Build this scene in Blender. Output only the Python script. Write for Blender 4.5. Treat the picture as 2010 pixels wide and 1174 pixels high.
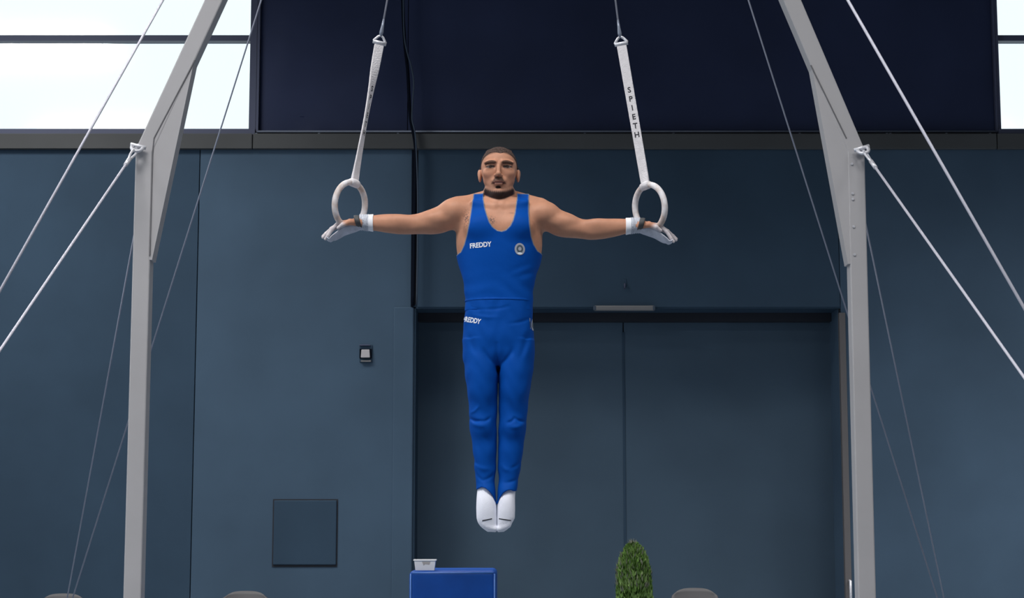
import bpy, bmesh, math, random
import numpy as np
from mathutils import Vector, Matrix
from mathutils.bvhtree import BVHTree

for o in list(bpy.data.objects):
    bpy.data.objects.remove(o, do_unlink=True)
SC = bpy.context.scene
COL = SC.collection
random.seed(7)
rng = np.random.default_rng(7)

# ------------------------------------------------------------------ camera
W, H, F = 2010.0, 1174.0, 3500.0
CAM_Y, CAM_Z = -8.1, 1.424
PITCH = math.atan(0.13)
cam_data = bpy.data.cameras.new('camera')
cam_data.sensor_width = 36.0
cam_data.lens = F / W * 36.0
cam_data.clip_start = 0.05
cam_data.clip_end = 300
cam = bpy.data.objects.new('camera', cam_data)
COL.objects.link(cam)
cam.location = (0, CAM_Y, CAM_Z)
cam.rotation_euler = (math.radians(90) + PITCH, 0, 0)
SC.camera = cam
CP, SP = math.cos(PITCH), math.sin(PITCH)

# ------------------------------------------------------------------ world, lights, exposure
SC.view_settings.view_transform = 'Standard'
SC.view_settings.look = 'None'
SC.view_settings.gamma = 1.0
SC.view_settings.use_curve_mapping = False
SC.view_settings.exposure = 0.0
world = bpy.data.worlds.new('overcast_sky')
SC.world = world
world.use_nodes = True
bg = world.node_tree.nodes['Background']
bg.inputs[0].default_value = (0.90, 0.99, 1.0, 1)
bg.inputs[1].default_value = 1.25


def area(name, loc, target, size, size_y, power, color=(1, 1, 1), spread=180):
    d = bpy.data.lights.new(name, 'AREA')
    d.shape = 'RECTANGLE'
    d.size, d.size_y = size, size_y
    d.energy = power
    d.color = color
    d.spread = math.radians(spread)
    o = bpy.data.objects.new(name, d)
    COL.objects.link(o)
    o.location = loc
    o.rotation_euler = (Vector(target) - Vector(loc)).to_track_quat('-Z', 'Y').to_euler()
    return o


# rows of hall lamps under the ceiling, pointing straight down
LAMPS = [(-8.0, -6.0, 350, 180, 2.4, 1.2), (-7.5, 1.0, 220, 180, 2.4, 1.2), (-5.4, 6.2, 430, 124, 3.0, 2.0),
         (-2.2, -4.0, 385, 120, 3.0, 1.6), (2.0, -5.2, 220, 120, 2.4, 1.2),
         (-0.5, 6.5, 125, 74, 3.5, 2.0), (4.2, 6.5, 140, 74, 3.5, 2.0),
         (8.5, -6.0, 240, 180, 2.4, 1.2), (8.6, 6.0, 520, 94, 3.0, 2.0)]
for lx, ly, lp, sp, sx, sy in LAMPS:
    area('hall_lamp', (lx, ly, 9.0), (lx, ly, 0), sx, sy, lp, (1.0, 0.98, 0.96), sp)
# daylight through the glazed left side of the hall
area('side_window_daylight', (-13.7, -3.0, 5.0), (0, -3.0, 3.0), 10.0, 4.0, 420, (0.86, 0.94, 1.0))


# ------------------------------------------------------------------ pixel -> world at a given depth plane
def at(px, py, Y=0.0):
    a = (px - W / 2) / F
    b = (H / 2 - py) / F
    dy = CP - b * SP
    dz = SP + b * CP
    t = (Y - CAM_Y) / dy
    return Vector((a * t, Y, CAM_Z + dz * t))


def XZ(px, py, Y=0.0):
    v = at(px, py, Y)
    return v.x, v.z


def Zp(py, Y=0.0):
    return at(W / 2, py, Y).z


PXM = at(1006, 587).x - at(1005, 587).x     # metres per pixel at the athlete's plane


# ------------------------------------------------------------------ materials
def mat(name, color, rough=0.6, metal=0.0, bump=0.0, bump_scale=40.0, vary=0.0, vary_scale=3.0, spec=0.5, col2=None,
        attr=None, aniso=None):
    m = bpy.data.materials.new(name)
    m.use_nodes = True
    nt = m.node_tree
    b = nt.nodes['Principled BSDF']
    b.inputs['Base Color'].default_value = (*color, 1)
    b.inputs['Roughness'].default_value = rough
    b.inputs['Metallic'].default_value = metal
    b.inputs['Specular IOR Level'].default_value = spec
    tc = nt.nodes.new('ShaderNodeTexCoord')
    mp = nt.nodes.new('ShaderNodeMapping')
    nt.links.new(tc.outputs['Object'], mp.inputs[0])
    if aniso:
        mp.inputs['Scale'].default_value = aniso
    last = None
    if attr:
        at_ = nt.nodes.new('ShaderNodeAttribute')
        at_.attribute_name = attr
        last = at_.outputs['Color']
        nt.links.new(last, b.inputs['Base Color'])
    if vary > 0 or col2:
        n = nt.nodes.new('ShaderNodeTexNoise')
        n.inputs['Scale'].default_value = vary_scale
        n.inputs['Detail'].default_value = 4
        nt.links.new(mp.outputs[0], n.inputs['Vector'])
        mx = nt.nodes.new('ShaderNodeMix')
        mx.data_type = 'RGBA'
        rp = nt.nodes.new('ShaderNodeValToRGB')
        rp.color_ramp.elements[0].position = 0.35
        rp.color_ramp.elements[1].position = 0.68
        nt.links.new(n.outputs['Fac'], rp.inputs[0])
        nt.links.new(rp.outputs[0], mx.inputs[0])
        c2 = col2 if col2 else tuple(min(1, c * (1 + vary)) for c in color)
        c1 = color if col2 else tuple(c * (1 - vary) for c in color)
        if last is not None:
            mx.blend_type = 'MULTIPLY'
            mx.inputs[6].default_value = (1, 1, 1, 1)
            nt.links.new(last, mx.inputs[6])
            mx.inputs[7].default_value = (1 - vary, 1 - vary, 1 - vary, 1)
        else:
            mx.inputs[6].default_value = (*c1, 1)
            mx.inputs[7].default_value = (*c2, 1)
        nt.links.new(mx.outputs[2], b.inputs['Base Color'])
    if bump > 0:
        n2 = nt.nodes.new('ShaderNodeTexNoise')
        n2.inputs['Scale'].default_value = bump_scale
        n2.inputs['Detail'].default_value = 3
        nt.links.new(mp.outputs[0], n2.inputs['Vector'])
        bp = nt.nodes.new('ShaderNodeBump')
        bp.inputs['Strength'].default_value = bump
        bp.inputs['Distance'].default_value = 0.02
        nt.links.new(n2.outputs['Fac'], bp.inputs['Height'])
        nt.links.new(bp.outputs[0], b.inputs['Normal'])
    return m


M = {}
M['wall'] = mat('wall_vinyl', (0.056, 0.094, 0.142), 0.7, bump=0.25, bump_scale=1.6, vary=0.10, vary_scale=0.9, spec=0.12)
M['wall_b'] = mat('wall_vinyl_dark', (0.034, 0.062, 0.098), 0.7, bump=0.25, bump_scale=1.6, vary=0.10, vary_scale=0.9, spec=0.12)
M['door'] = mat('door_vinyl', (0.056, 0.090, 0.130), 0.7, bump=0.35, bump_scale=1.2, vary=0.10, vary_scale=0.8, spec=0.12)
M['blind'] = mat('blackout_fabric', (0.023, 0.032, 0.074), 0.6, bump=0.4, bump_scale=0.9, vary=0.15, vary_scale=0.7, spec=0.15)
M['beam'] = mat('ledge_paint', (0.068, 0.071, 0.073), 0.7, vary=0.08, vary_scale=1.2, spec=0.2)
M['winframe'] = mat('window_frame_paint', (0.065, 0.075, 0.125), 0.5, spec=0.3)
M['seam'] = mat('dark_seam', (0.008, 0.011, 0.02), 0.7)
M['rail'] = mat('rail_metal', (0.20, 0.23, 0.30), 0.35, metal=0.3)
M['jamb'] = mat('jamb_strip', (0.125, 0.118, 0.120), 0.6, spec=0.2)
M['floor'] = mat('sports_floor', (0.16, 0.19, 0.23), 0.5, vary=0.1)
M['ceil'] = mat('ceiling_paint', (0.10, 0.11, 0.13), 0.8)
M['sidewall'] = mat('side_wall_paint', (0.20, 0.22, 0.25), 0.8)
M['frame'] = mat('frame_grey_paint', (0.365, 0.36, 0.375), 0.5, vary=0.04, vary_scale=3)
M['frame_seam'] = mat('frame_weld', (0.12, 0.12, 0.13), 0.6)
M['steel'] = mat('cable_steel', (0.46, 0.46, 0.53), 0.6, metal=0.15, spec=0.25)
M['steel_dull'] = mat('cable_steel_dull', (0.30, 0.32, 0.40), 0.5, metal=0.5)
M['zinc'] = mat('zinc_fitting', (0.60, 0.61, 0.66), 0.42, metal=0.4, vary=0.15, vary_scale=60)
M['strap'] = mat('strap_webbing', (0.72, 0.70, 0.73), 0.8, bump=0.3, bump_scale=220, vary=0.06, vary_scale=40)
M['ringwood'] = mat('chalked_wood', (0.74, 0.73, 0.76), 0.7, vary_scale=24, col2=(0.50, 0.40, 0.35))
M['print_black'] = mat('black_print', (0.02, 0.02, 0.03), 0.7)
M['print_white'] = mat('white_print', (0.75, 0.80, 0.88), 0.6)
M['emblem'] = mat('emblem_silver', (0.36, 0.38, 0.45), 0.5)
M['emblem_dark'] = mat('emblem_dark', (0.06, 0.09, 0.12), 0.6)
M['skin'] = mat('skin', (0.5, 0.3, 0.2), 0.5, attr='Col', vary=0.10, vary_scale=30, spec=0.2)
M['hair'] = mat('hair_stubble', (0.09, 0.056, 0.047), 0.85, bump=0.6, bump_scale=400, vary=0.3, vary_scale=120)
M['lycra'] = mat('lycra_blue', (0.004, 0.07, 0.40), 0.62, attr='Col', bump=0.12, bump_scale=14, spec=0.06)
M['trouser'] = mat('stretch_blue', (0.0015, 0.060, 0.32), 0.62, bump=0.15, bump_scale=11, spec=0.06)
M['sock'] = mat('sock_cotton', (0.80, 0.82, 0.92), 0.9, bump=0.2, bump_scale=300)
M['tape'] = mat('wrist_tape', (0.82, 0.83, 0.88), 0.9)
M['wrap'] = mat('wrist_wrap', (0.55, 0.58, 0.66), 0.9, bump=0.5, bump_scale=160)
M['leather'] = mat('chalked_leather', (0.50, 0.52, 0.60), 0.85, bump=0.3, bump_scale=60, vary=0.12, vary_scale=30)
M['leather_dark'] = mat('dark_leather', (0.06, 0.062, 0.065), 0.7)
M['vinyl_blue'] = mat('block_vinyl', (0.004, 0.058, 0.30), 0.5, bump=0.15, bump_scale=6, vary=0.12, vary_scale=5, spec=0.2)
M['vinyl_edge'] = mat('block_piping', (0.035, 0.13, 0.42), 0.4)
M['tub'] = mat('white_plastic', (0.85, 0.86, 0.88), 0.4)
M['tub_print'] = mat('grey_print', (0.45, 0.43, 0.42), 0.6)
M['chalk'] = mat('chalk', (0.85, 0.85, 0.85), 1.0)
M['chair'] = mat('chair_plastic', (0.098, 0.096, 0.10), 0.6, spec=0.25)
M['chair_leg'] = mat('chair_steel', (0.35, 0.35, 0.37), 0.4, metal=0.7)
M['leaf'] = mat('conifer_leaf', (0.095, 0.19, 0.035), 0.6, vary_scale=9, col2=(0.19, 0.30, 0.09), spec=0.2)
M['leaf_tip'] = mat('conifer_dry_tip', (0.14, 0.15, 0.11), 0.8)
M['trunk'] = mat('conifer_bark', (0.09, 0.06, 0.045), 0.9)
M['pot'] = mat('terracotta', (0.20, 0.09, 0.06), 0.8)
M['cable_black'] = mat('black_cable', (0.004, 0.006, 0.012), 0.9, spec=0.05)
M['cable_grey'] = mat('grey_cable', (0.055, 0.075, 0.105), 0.8, spec=0.1)
M['plastic_grey'] = mat('socket_plastic', (0.42, 0.40, 0.42), 0.5)
M['bar_grey'] = mat('sign_bar_grey', (0.15, 0.15, 0.155), 0.5)
g = bpy.data.materials.new('window_glass')
g.use_nodes = True
nt = g.node_tree
nt.nodes.clear()
out = nt.nodes.new('ShaderNodeOutputMaterial')
tr = nt.nodes.new('ShaderNodeBsdfTransparent')
tr.inputs[0].default_value = (0.96, 0.99, 1, 1)
gl = nt.nodes.new('ShaderNodeBsdfGlossy')
gl.inputs['Roughness'].default_value = 0.08
mx = nt.nodes.new('ShaderNodeMixShader')
mx.inputs[0].default_value = 0.06
nt.links.new(tr.outputs[0], mx.inputs[1])
nt.links.new(gl.outputs[0], mx.inputs[2])
nt.links.new(mx.outputs[0], out.inputs[0])
M['glass'] = g


# ------------------------------------------------------------------ object helpers
def link(name, me, m, parent=None, smooth=False):
    o = bpy.data.objects.new(name, me)
    COL.objects.link(o)
    if m is not None:
        me.materials.append(M[m] if isinstance(m, str) else m)
    if smooth:
        me.polygons.foreach_set('use_smooth', [True] * len(me.polygons))
    if parent is not None:
        o.parent = parent
        o.matrix_parent_inverse = Matrix.Translation(-parent.location)
    return o


def empty(name, loc, label, cat, group=None):
    o = bpy.data.objects.new(name, None)
    o.empty_display_size = 0.1
    COL.objects.link(o)
    o.location = loc
    o['label'] = label
    o['category'] = cat
    if group:
        o['group'] = group
    return o


def tag(o, label=None, cat=None, group=None, kind=None):
    if label: o['label'] = label
    if cat: o['category'] = cat
    if group: o['group'] = group
    if kind: o['kind'] = kind
    return o


class MB:
    """collects simple shapes for ONE mesh object"""
    def __init__(self):
        self.v, self.f = [], []

    def add(self, verts, faces):
        n = len(self.v)
        self.v += [tuple(p) for p in verts]
        self.f += [tuple(i + n for i in f) for f in faces]
        return self

    def box(self, x0, x1, y0, y1, z0, z1):
        vs = [(x, y, z) for x in (x0, x1) for y in (y0, y1) for z in (z0, z1)]
        fs = [(0, 1, 3, 2), (4, 6, 7, 5), (0, 4, 5, 1), (2, 3, 7, 6), (0, 2, 6, 4), (1, 5, 7, 3)]
        return self.add(vs, fs)

    def prism(self, poly, y0, y1):
        """poly: (x, z) outline, extruded in Y"""
        n = len(poly)
        vs = [(x, y0, z) for x, z in poly] + [(x, y1, z) for x, z in poly]
        fs = [tuple(range(n)), tuple(range(2 * n - 1, n - 1, -1))]
        fs += [(i, i + n, (i + 1) % n + n, (i + 1) % n) for i in range(n)]
        return self.add(vs, fs)

    def tube(self, pts, r, n=8, closed=False, caps=True):
        pts = [Vector(p) for p in pts]
        N = len(pts)
        rs = r if hasattr(r, '__len__') else [r] * N
        vs, prev = [], None
        for i, p in enumerate(pts):
            if closed:
                t = pts[(i + 1) % N] - pts[i - 1]
            else:
                t = pts[min(i + 1, N - 1)] - pts[max(i - 1, 0)]
            t.normalize()
            if prev is None:
                a = Vector((0, 1, 0)) if abs(t.y) < 0.9 else Vector((1, 0, 0))
                u = t.cross(a).normalized()
            else:
                u = (prev - t * prev.dot(t)).normalized()
            prev = u
            w = t.cross(u)
            for k in range(n):
                an = 2 * math.pi * k / n
                vs.append(p + (u * math.cos(an) + w * math.sin(an)) * rs[i])
        fs = []
        for i in range(N if closed else N - 1):
            j = (i + 1) % N
            for k in range(n):
                k2 = (k + 1) % n
                fs.append((i * n + k, i * n + k2, j * n + k2, j * n + k))
        if caps and not closed:
            fs.append(tuple(range(n - 1, -1, -1)))
            fs.append(tuple((N - 1) * n + k for k in range(n)))
        return self.add(vs, fs)

    def build(self, name, m, parent=None, smooth=False, bevel=0.0, seg=2):
        me = bpy.data.meshes.new(name)
        me.from_pydata(self.v, [], self.f)
        bm = bmesh.new()
        bm.from_mesh(me)
        bmesh.ops.recalc_face_normals(bm, faces=bm.faces)
        if bevel > 0:
            bmesh.ops.bevel(bm, geom=bm.edges[:] + bm.verts[:], offset=bevel, segments=seg, profile=0.5, affect='EDGES')
        bm.to_mesh(me)
        bm.free()
        o = link(name, me, m, parent, smooth)
        if smooth and bevel > 0:
            me.polygons.foreach_set('use_smooth', [True] * len(me.polygons))
        return o


def struct(o):
    o['kind'] = 'structure'
    return o


# ------------------------------------------------------------------ the hall
WY = 10.0                      # front face of the back wall
XL, XR, YF, ZC = -14.0, 14.0, -17.0, 9.4
struct(MB().box(XL, XR, YF, WY + 1.2, -0.2, 0.0).build('floor', 'floor'))
struct(MB().box(XL, XR, YF, WY + 1.2, ZC, ZC + 0.2).build('ceiling', 'ceil'))
struct(MB().box(XL - 0.2, XL, YF, WY + 1.2, 0, ZC).build('wall_left', 'sidewall'))
struct(MB().box(XR, XR + 0.2, YF, WY + 1.2, 0, ZC).build('wall_right', 'sidewall'))
struct(MB().box(XL, XR, YF - 0.2, YF, 0, ZC).build('wall_front', 'sidewall'))


def wx(px, py=600, Y=WY):
    return at(px, py, Y).x


def wz(py, Y=WY):
    return at(1005, py, Y).z


zl_top, zl_bot = wz(264), wz(294)           # ledge
z_door = wz(603)
x_seam = wx(386, 600)
x_p0, x_p1 = wx(771, 800), wx(811, 800)
x_d0, x_d1 = wx(814, 800), wx(1652, 800)
x_w0 = wx(489, 160)
x_w1 = wx(1960, 160)
# back wall: solid core behind, padded panels on its face
core = MB()
core.box(XL, x_d0, WY + 0.03, WY + 0.9, 0, zl_bot)
core.box(x_d1, XR, WY + 0.03, WY + 0.9, 0, zl_bot)
core.box(x_d0, x_d1, WY + 0.03, WY + 0.9, z_door, zl_bot)
core.box(x_w0, x_w1, WY + 0.12, WY + 0.4, zl_bot, ZC)
core.box(x_d0 - 0.1, x_d1 + 0.1, WY + 0.75, WY + 0.9, 0, z_door + 0.1)
bw = struct(core.build('wall_back', 'seam'))
PB = zl_bot + 0.02
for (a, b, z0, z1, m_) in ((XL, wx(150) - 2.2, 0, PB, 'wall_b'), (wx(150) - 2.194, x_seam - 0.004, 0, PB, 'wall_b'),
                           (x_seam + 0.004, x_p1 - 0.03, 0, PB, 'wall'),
                           (x_p1 + 0.035, x_d1 + 0.01, z_door, PB, 'wall_b'),  # over the door: shade on the wall put into a darker vinyl
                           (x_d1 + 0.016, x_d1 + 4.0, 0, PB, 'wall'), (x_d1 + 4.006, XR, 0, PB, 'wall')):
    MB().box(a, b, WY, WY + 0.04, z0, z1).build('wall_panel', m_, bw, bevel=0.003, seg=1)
MB().box(x_p0 + 0.002, x_p1, WY - 0.018, WY + 0.04, 0, z_door).build('corner_panel', 'wall', bw, bevel=0.012, seg=2, smooth=False)

# door leaves in the recess
dY = WY + 0.52
x_ms = wx(1225, 850, dY)
d1 = struct(MB().box(x_d0 - 0.02, x_ms - 0.005, dY, dY + 0.06, 0.01, z_door - 0.02).build('door_1', 'door', bevel=0.006, seg=1))
d2 = struct(MB().box(x_ms + 0.005, x_d1 + 0.02, dY, dY + 0.06, 0.01, z_door - 0.02).build('door_2', 'door', bevel=0.006, seg=1))
MB().box(x_ms - 0.012, x_ms + 0.012, dY - 0.006, dY, 0.01, z_door - 0.2).build('door_edge_strip', 'wall_b', d1)
# reveals of the recess and its lighter right jamb
tj = struct(MB().box(x_d1 - 0.006, x_d1 + 0.055, WY - 0.02, WY + 0.05, 0, z_door - 0.06).build('trim_1', 'jamb'))
hx = x_d1 + 0.035
hz0, hz1 = 0.62, wz(1140)
hb = MB()
hb.tube([(hx, WY - 0.018, hz1), (hx, WY - 0.065, hz1), (hx, WY - 0.065, hz0), (hx, WY - 0.018, hz0)], 0.014, 8)
hb.build('door_handle', 'zinc', tj, smooth=True)
struct(MB().box(x_d0 - 0.03, x_d0 + 0.006, WY + 0.01, dY, 0, z_door).build('trim_2', 'wall_b'))
struct(MB().box(x_d1 - 0.012, x_d1 + 0.02, WY + 0.052, dY, 0, z_door).build('trim_7', 'wall'))
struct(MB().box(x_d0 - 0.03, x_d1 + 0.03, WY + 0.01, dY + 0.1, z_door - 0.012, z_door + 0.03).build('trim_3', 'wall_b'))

struct(MB().box(x_d0 + 0.01, x_d1 - 0.016, dY - 0.14, dY - 0.01, z_door - 0.10, z_door - 0.012).build('trim_8', 'seam'))  # dark strip added to stand in for the shade at the recess top

# projecting ledge under the windows, in three lengths
for i, (a, b) in enumerate(((XL, wx(497, 280) - 0.004), (wx(497, 280) + 0.004, wx(1955, 280) - 0.004), (wx(1955, 280) + 0.004, XR))):
    struct(MB().box(a, b, WY - 0.05, WY + 0.5, zl_bot, zl_top).build('trim_%d' % (4 + i), 'beam', bevel=0.006, seg=1))
# blackout covering between the windows with its lower rail
zb0 = wz(257)
struct_blind = empty('blackout_blind', ((x_w0 + x_w1) / 2, WY + 0.05, zl_top),
                     'dark navy blackout covering stretched between the windows above the ledge', 'blind')
xs_b = [x_w0 + 0.10, wx(800, 130), x_w1 - 0.035]
for a, b in zip(xs_b[:-1], xs_b[1:]):
    bm_v, bm_f = [], []
    nx, nz = 40, 24
    for i in range(nx + 1):
        for j in range(nz + 1):
            u, w_ = i / nx, j / nz
            x = a + 0.004 + (b - a - 0.008) * u
            z = zb0 + 0.01 + (ZC - zb0 - 0.02) * w_
            e = min(u, 1 - u, w_ * 1.5) * 6
            sag = 0.02 * min(1, e) * (1 + 0.35 * math.sin(3.1 * x + 2.0 * z) + 0.25 * math.sin(5.3 * x - 3.7 * z))
            # diagonal drape creases near the lower left corner
            cr = math.exp(-((x - x_w0 - 0.55) ** 2 + (z - zb0 - 0.3) ** 2) / 0.12)
            sag += 0.010 * cr * math.sin(22 * ((x - x_w0) * 0.6 + (z - zb0)))
            bm_v.append((x, WY + 0.075 - sag, z))
    for i in range(nx):
        for j in range(nz):
            p = i * (nz + 1) + j
            bm_f.append((p, p + nz + 1, p + nz + 2, p + 1))
    n0 = len(bm_v)
    mbx = MB().add(bm_v, bm_f)
    mbx.box(a + 0.004, b - 0.004, WY + 0.08, WY + 0.12, zb0 + 0.01, ZC)
    mbx.build('blind_panel', 'blind', struct_blind, smooth=True)
MB().tube([(x_w0 + 0.08, WY + 0.03, zb0), (x_w1 - 0.02, WY + 0.03, zb0)], 0.012, 8).build('bottom_rail', 'rail', struct_blind, smooth=True)
MB().box(x_w0 + 0.06, x_w1 - 0.03, WY + 0.04, WY + 0.12, zl_top, zb0 - 0.012).build('bottom_channel', 'seam', struct_blind)
for px_ in (503, 626, 781, 1148, 1322, 1570, 1741, 1748, 1858, 1944):
    x = wx(px_, 262)
    MB().box(x - 0.012, x + 0.012, WY + 0.0, WY + 0.04, zb0 - 0.045, zb0 - 0.02).build('clip', 'rail', struct_blind, bevel=0.004, seg=1)
MB().box(x_w0 + 0.075, x_w0 + 0.1, WY + 0.02, WY + 0.1, zb0, ZC).build('side_rail', 'winframe', struct_blind)
MB().box(x_w1 - 0.035, x_w1 - 0.015, WY + 0.02, WY + 0.1, zb0, ZC).build('side_rail', 'winframe', struct_blind)

# windows
zm0, zm1 = wz(81, WY + 0.1), wz(70, WY + 0.1)
zs = wz(257, WY + 0.1)


def window(n, x0, x1, jl, jr):
    fr = MB()
    fr.box(x0, x1, WY + 0.0, WY + 0.3, zl_top, zs)                 # sill
    fr.box(x0, x1, WY + 0.08, WY + 0.2, zm0, zm1)                  # rail
    fr.box(x0, x1, WY + 0.05, WY + 0.3, ZC - 0.1, ZC)
    fr.box(x0, x0 + jl, WY + 0.03, WY + 0.3, zs, ZC - 0.1)
    fr.box(x1 - jr, x1, WY + 0.03, WY + 0.3, zs, ZC - 0.1)
    w_ = struct(fr.build('window_%d' % n, 'winframe'))
    MB().box(x0 + jl, x1 - jr, WY + 0.13, WY + 0.14, zs, zm0).build('pane', 'glass', w_)
    MB().box(x0 + jl, x1 - jr, WY + 0.13, WY + 0.14, zm1, ZC - 0.1).build('pane', 'glass', w_)
    return w_


window(1, -8.0, x_w0 + 0.07, 0.08, 0.07)
window(2, XL, -8.0, 0.08, 0.08)
window(3, x_w1 - 0.015, 9.5, 0.035, 0.08)
window(4, 9.5, XR, 0.08, 0.08)

# square hatch in the wall panel
hx0, hz1_ = XZ(536, 980, WY)
hx1, hz0_ = XZ(662, 1113, WY)
ht = empty('wall_hatch', (hx0, WY - 0.01, hz0_), 'square flush hatch cover in the padded wall left of the doorway', 'hatch')
MB().box(hx0, hx1, WY - 0.004, WY + 0.01, hz0_, hz1_).build('hatch_frame', 'seam', ht)
MB().box(hx0 + 0.012, hx1 - 0.012, WY - 0.018, WY + 0.004, hz0_ + 0.02, hz1_ - 0.012).build('hatch_cover', 'wall_b', ht, bevel=0.008, seg=2)
# socket
sx0, sz1 = XZ(706, 677, WY)
sx1, sz0 = XZ(731, 711, WY)
so = empty('wall_socket', (sx0, WY - 0.03, sz0), 'small grey socket box with flap on the padded wall', 'socket')
MB().box(sx0, sx1, WY - 0.012, WY, sz0, sz1).build('back_plate', 'wall_b', so, bevel=0.004, seg=1)
ax0, az1 = XZ(709, 687, WY); ax1, az0 = XZ(727, 703, WY)
MB().box(ax0 - 0.015, ax1 + 0.015, WY - 0.02, WY - 0.012, az0 - 0.005, az1 + 0.01).build('recess', 'cable_black', so)
mbp = MB(); mbp.prism([(ax0, az0), (ax1, az0), (ax1 - 0.006, az1), (ax0 + 0.006, az1)], WY - 0.05, WY - 0.02)
mbp.build('socket_cover', 'plastic_grey', so, bevel=0.006, seg=2)
MB().box(ax0, ax1 + 0.01, WY - 0.032, WY - 0.012, sz0, sz0 + 0.018).build('lower_lip', 'bar_grey', so, bevel=0.003, seg=1)
MB().box(sx0, sx1 - 0.02, WY - 0.03, WY - 0.012, sz1 - 0.012, sz1).build('flap', 'winframe', so, bevel=0.003, seg=1)

# grey bar above the door, small hook above it
bx0, bz1 = XZ(1165, 601, WY); bx1, bz0 = XZ(1285, 611, WY)
gb = empty('door_closer', (bx0, WY - 0.02, bz0), 'slim grey metal bar fixed at the top edge of the doorway', 'door closer')
MB().box(bx0, bx1, WY - 0.06, WY + 0.0, bz0, bz1).build('housing', 'bar_grey', gb, bevel=0.012, seg=2)
MB().box(bx0 - 0.004, bx0 + 0.025, WY - 0.063, WY + 0.0, bz0 + 0.003, bz1 - 0.003).build('end_cap', 'cable_grey', gb, bevel=0.008, seg=2)
MB().box(bx1 - 0.025, bx1 + 0.004, WY - 0.063, WY + 0.0, bz0 + 0.003, bz1 - 0.003).build('end_cap', 'cable_grey', gb, bevel=0.008, seg=2)
kx, kz = XZ(1226, 563, WY)
hk = empty('wall_hook', (kx, WY, kz), 'tiny dark hook on the padded wall above the door', 'hook')
MB().tube([(kx, WY, kz + 0.03), (kx, WY - 0.03, kz + 0.025), (kx, WY - 0.035, kz - 0.01), (kx, WY - 0.02, kz - 0.02)], 0.009, 8).build('hook_arm', 'winframe', hk, smooth=True)
MB().box(kx - 0.02, kx + 0.02, WY - 0.008, WY, kz - 0.0, kz + 0.08).build('hook_plate', 'wall_b', hk, bevel=0.003, seg=1)

# hanging cables and the conduit beside the doorway
cb = empty('hanging_cable', (wx(812, 300), WY - 0.1, wz(600)), 'black and grey cables hanging down the wall beside the doorway', 'cable')


def smooth_path(pts, n=6):
    pts = [Vector(p) for p in pts]
    res = []
    for i in range(len(pts) - 1):
        p0, p1, p2, p3 = pts[max(i - 1, 0)], pts[i], pts[i + 1], pts[min(i + 2, len(pts) - 1)]
        for k in range(n):
            t = k / n
            res.append(0.5 * ((2 * p1) + (p2 - p0) * t + (2 * p0 - 5 * p1 + 4 * p2 - p3) * t * t + (3 * p1 - p0 - 3 * p2 + p3) * t ** 3))
    res.append(pts[-1])
    return res


CY = WY - 0.12
main = smooth_path([at(790, -60, CY), at(791, 20, CY), at(795, 90, CY), at(800, 135, CY), at(803, 190, CY), at(806, 235, CY), at(813, 270, CY), at(816, 310, CY), at(814, 420, CY), at(811, 600, CY)])
MB().tube(main, 0.017, 8).build('black_cable', 'cable_black', cb, smooth=True)
grey = smooth_path([at(792, -60, CY - 0.03), at(792, 20, CY - 0.03), at(794, 75, CY - 0.03), at(801, 110, CY - 0.03), at(806, 125, CY - 0.03), at(812, 160, CY - 0.03), at(810, 200, CY - 0.03), at(809, 235, CY - 0.03), at(816, 275, CY - 0.03), at(820, 400, CY - 0.03), at(818, 598, CY - 0.03)])
MB().tube(grey, 0.0075, 8).build('grey_cable', 'cable_grey', cb, smooth=True)
MB().box(wx(808, 450), wx(813, 450), WY - 0.03, WY + 0.0, z_door, zl_bot - 0.02).build('conduit', 'cable_black', cb, bevel=0.004, seg=1)

# ------------------------------------------------------------------ rings frame
FT = 5.75                       # height of the top beam
PWD = 0.045                     # half depth of the box section
fr = empty('rings_frame', (at(977, 587).x, 0, 0), 'tall grey steel gantry with inward leaning upper legs around the gymnast', 'frame')


def zx(px, py):
    return XZ(px, py, -PWD)


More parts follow.
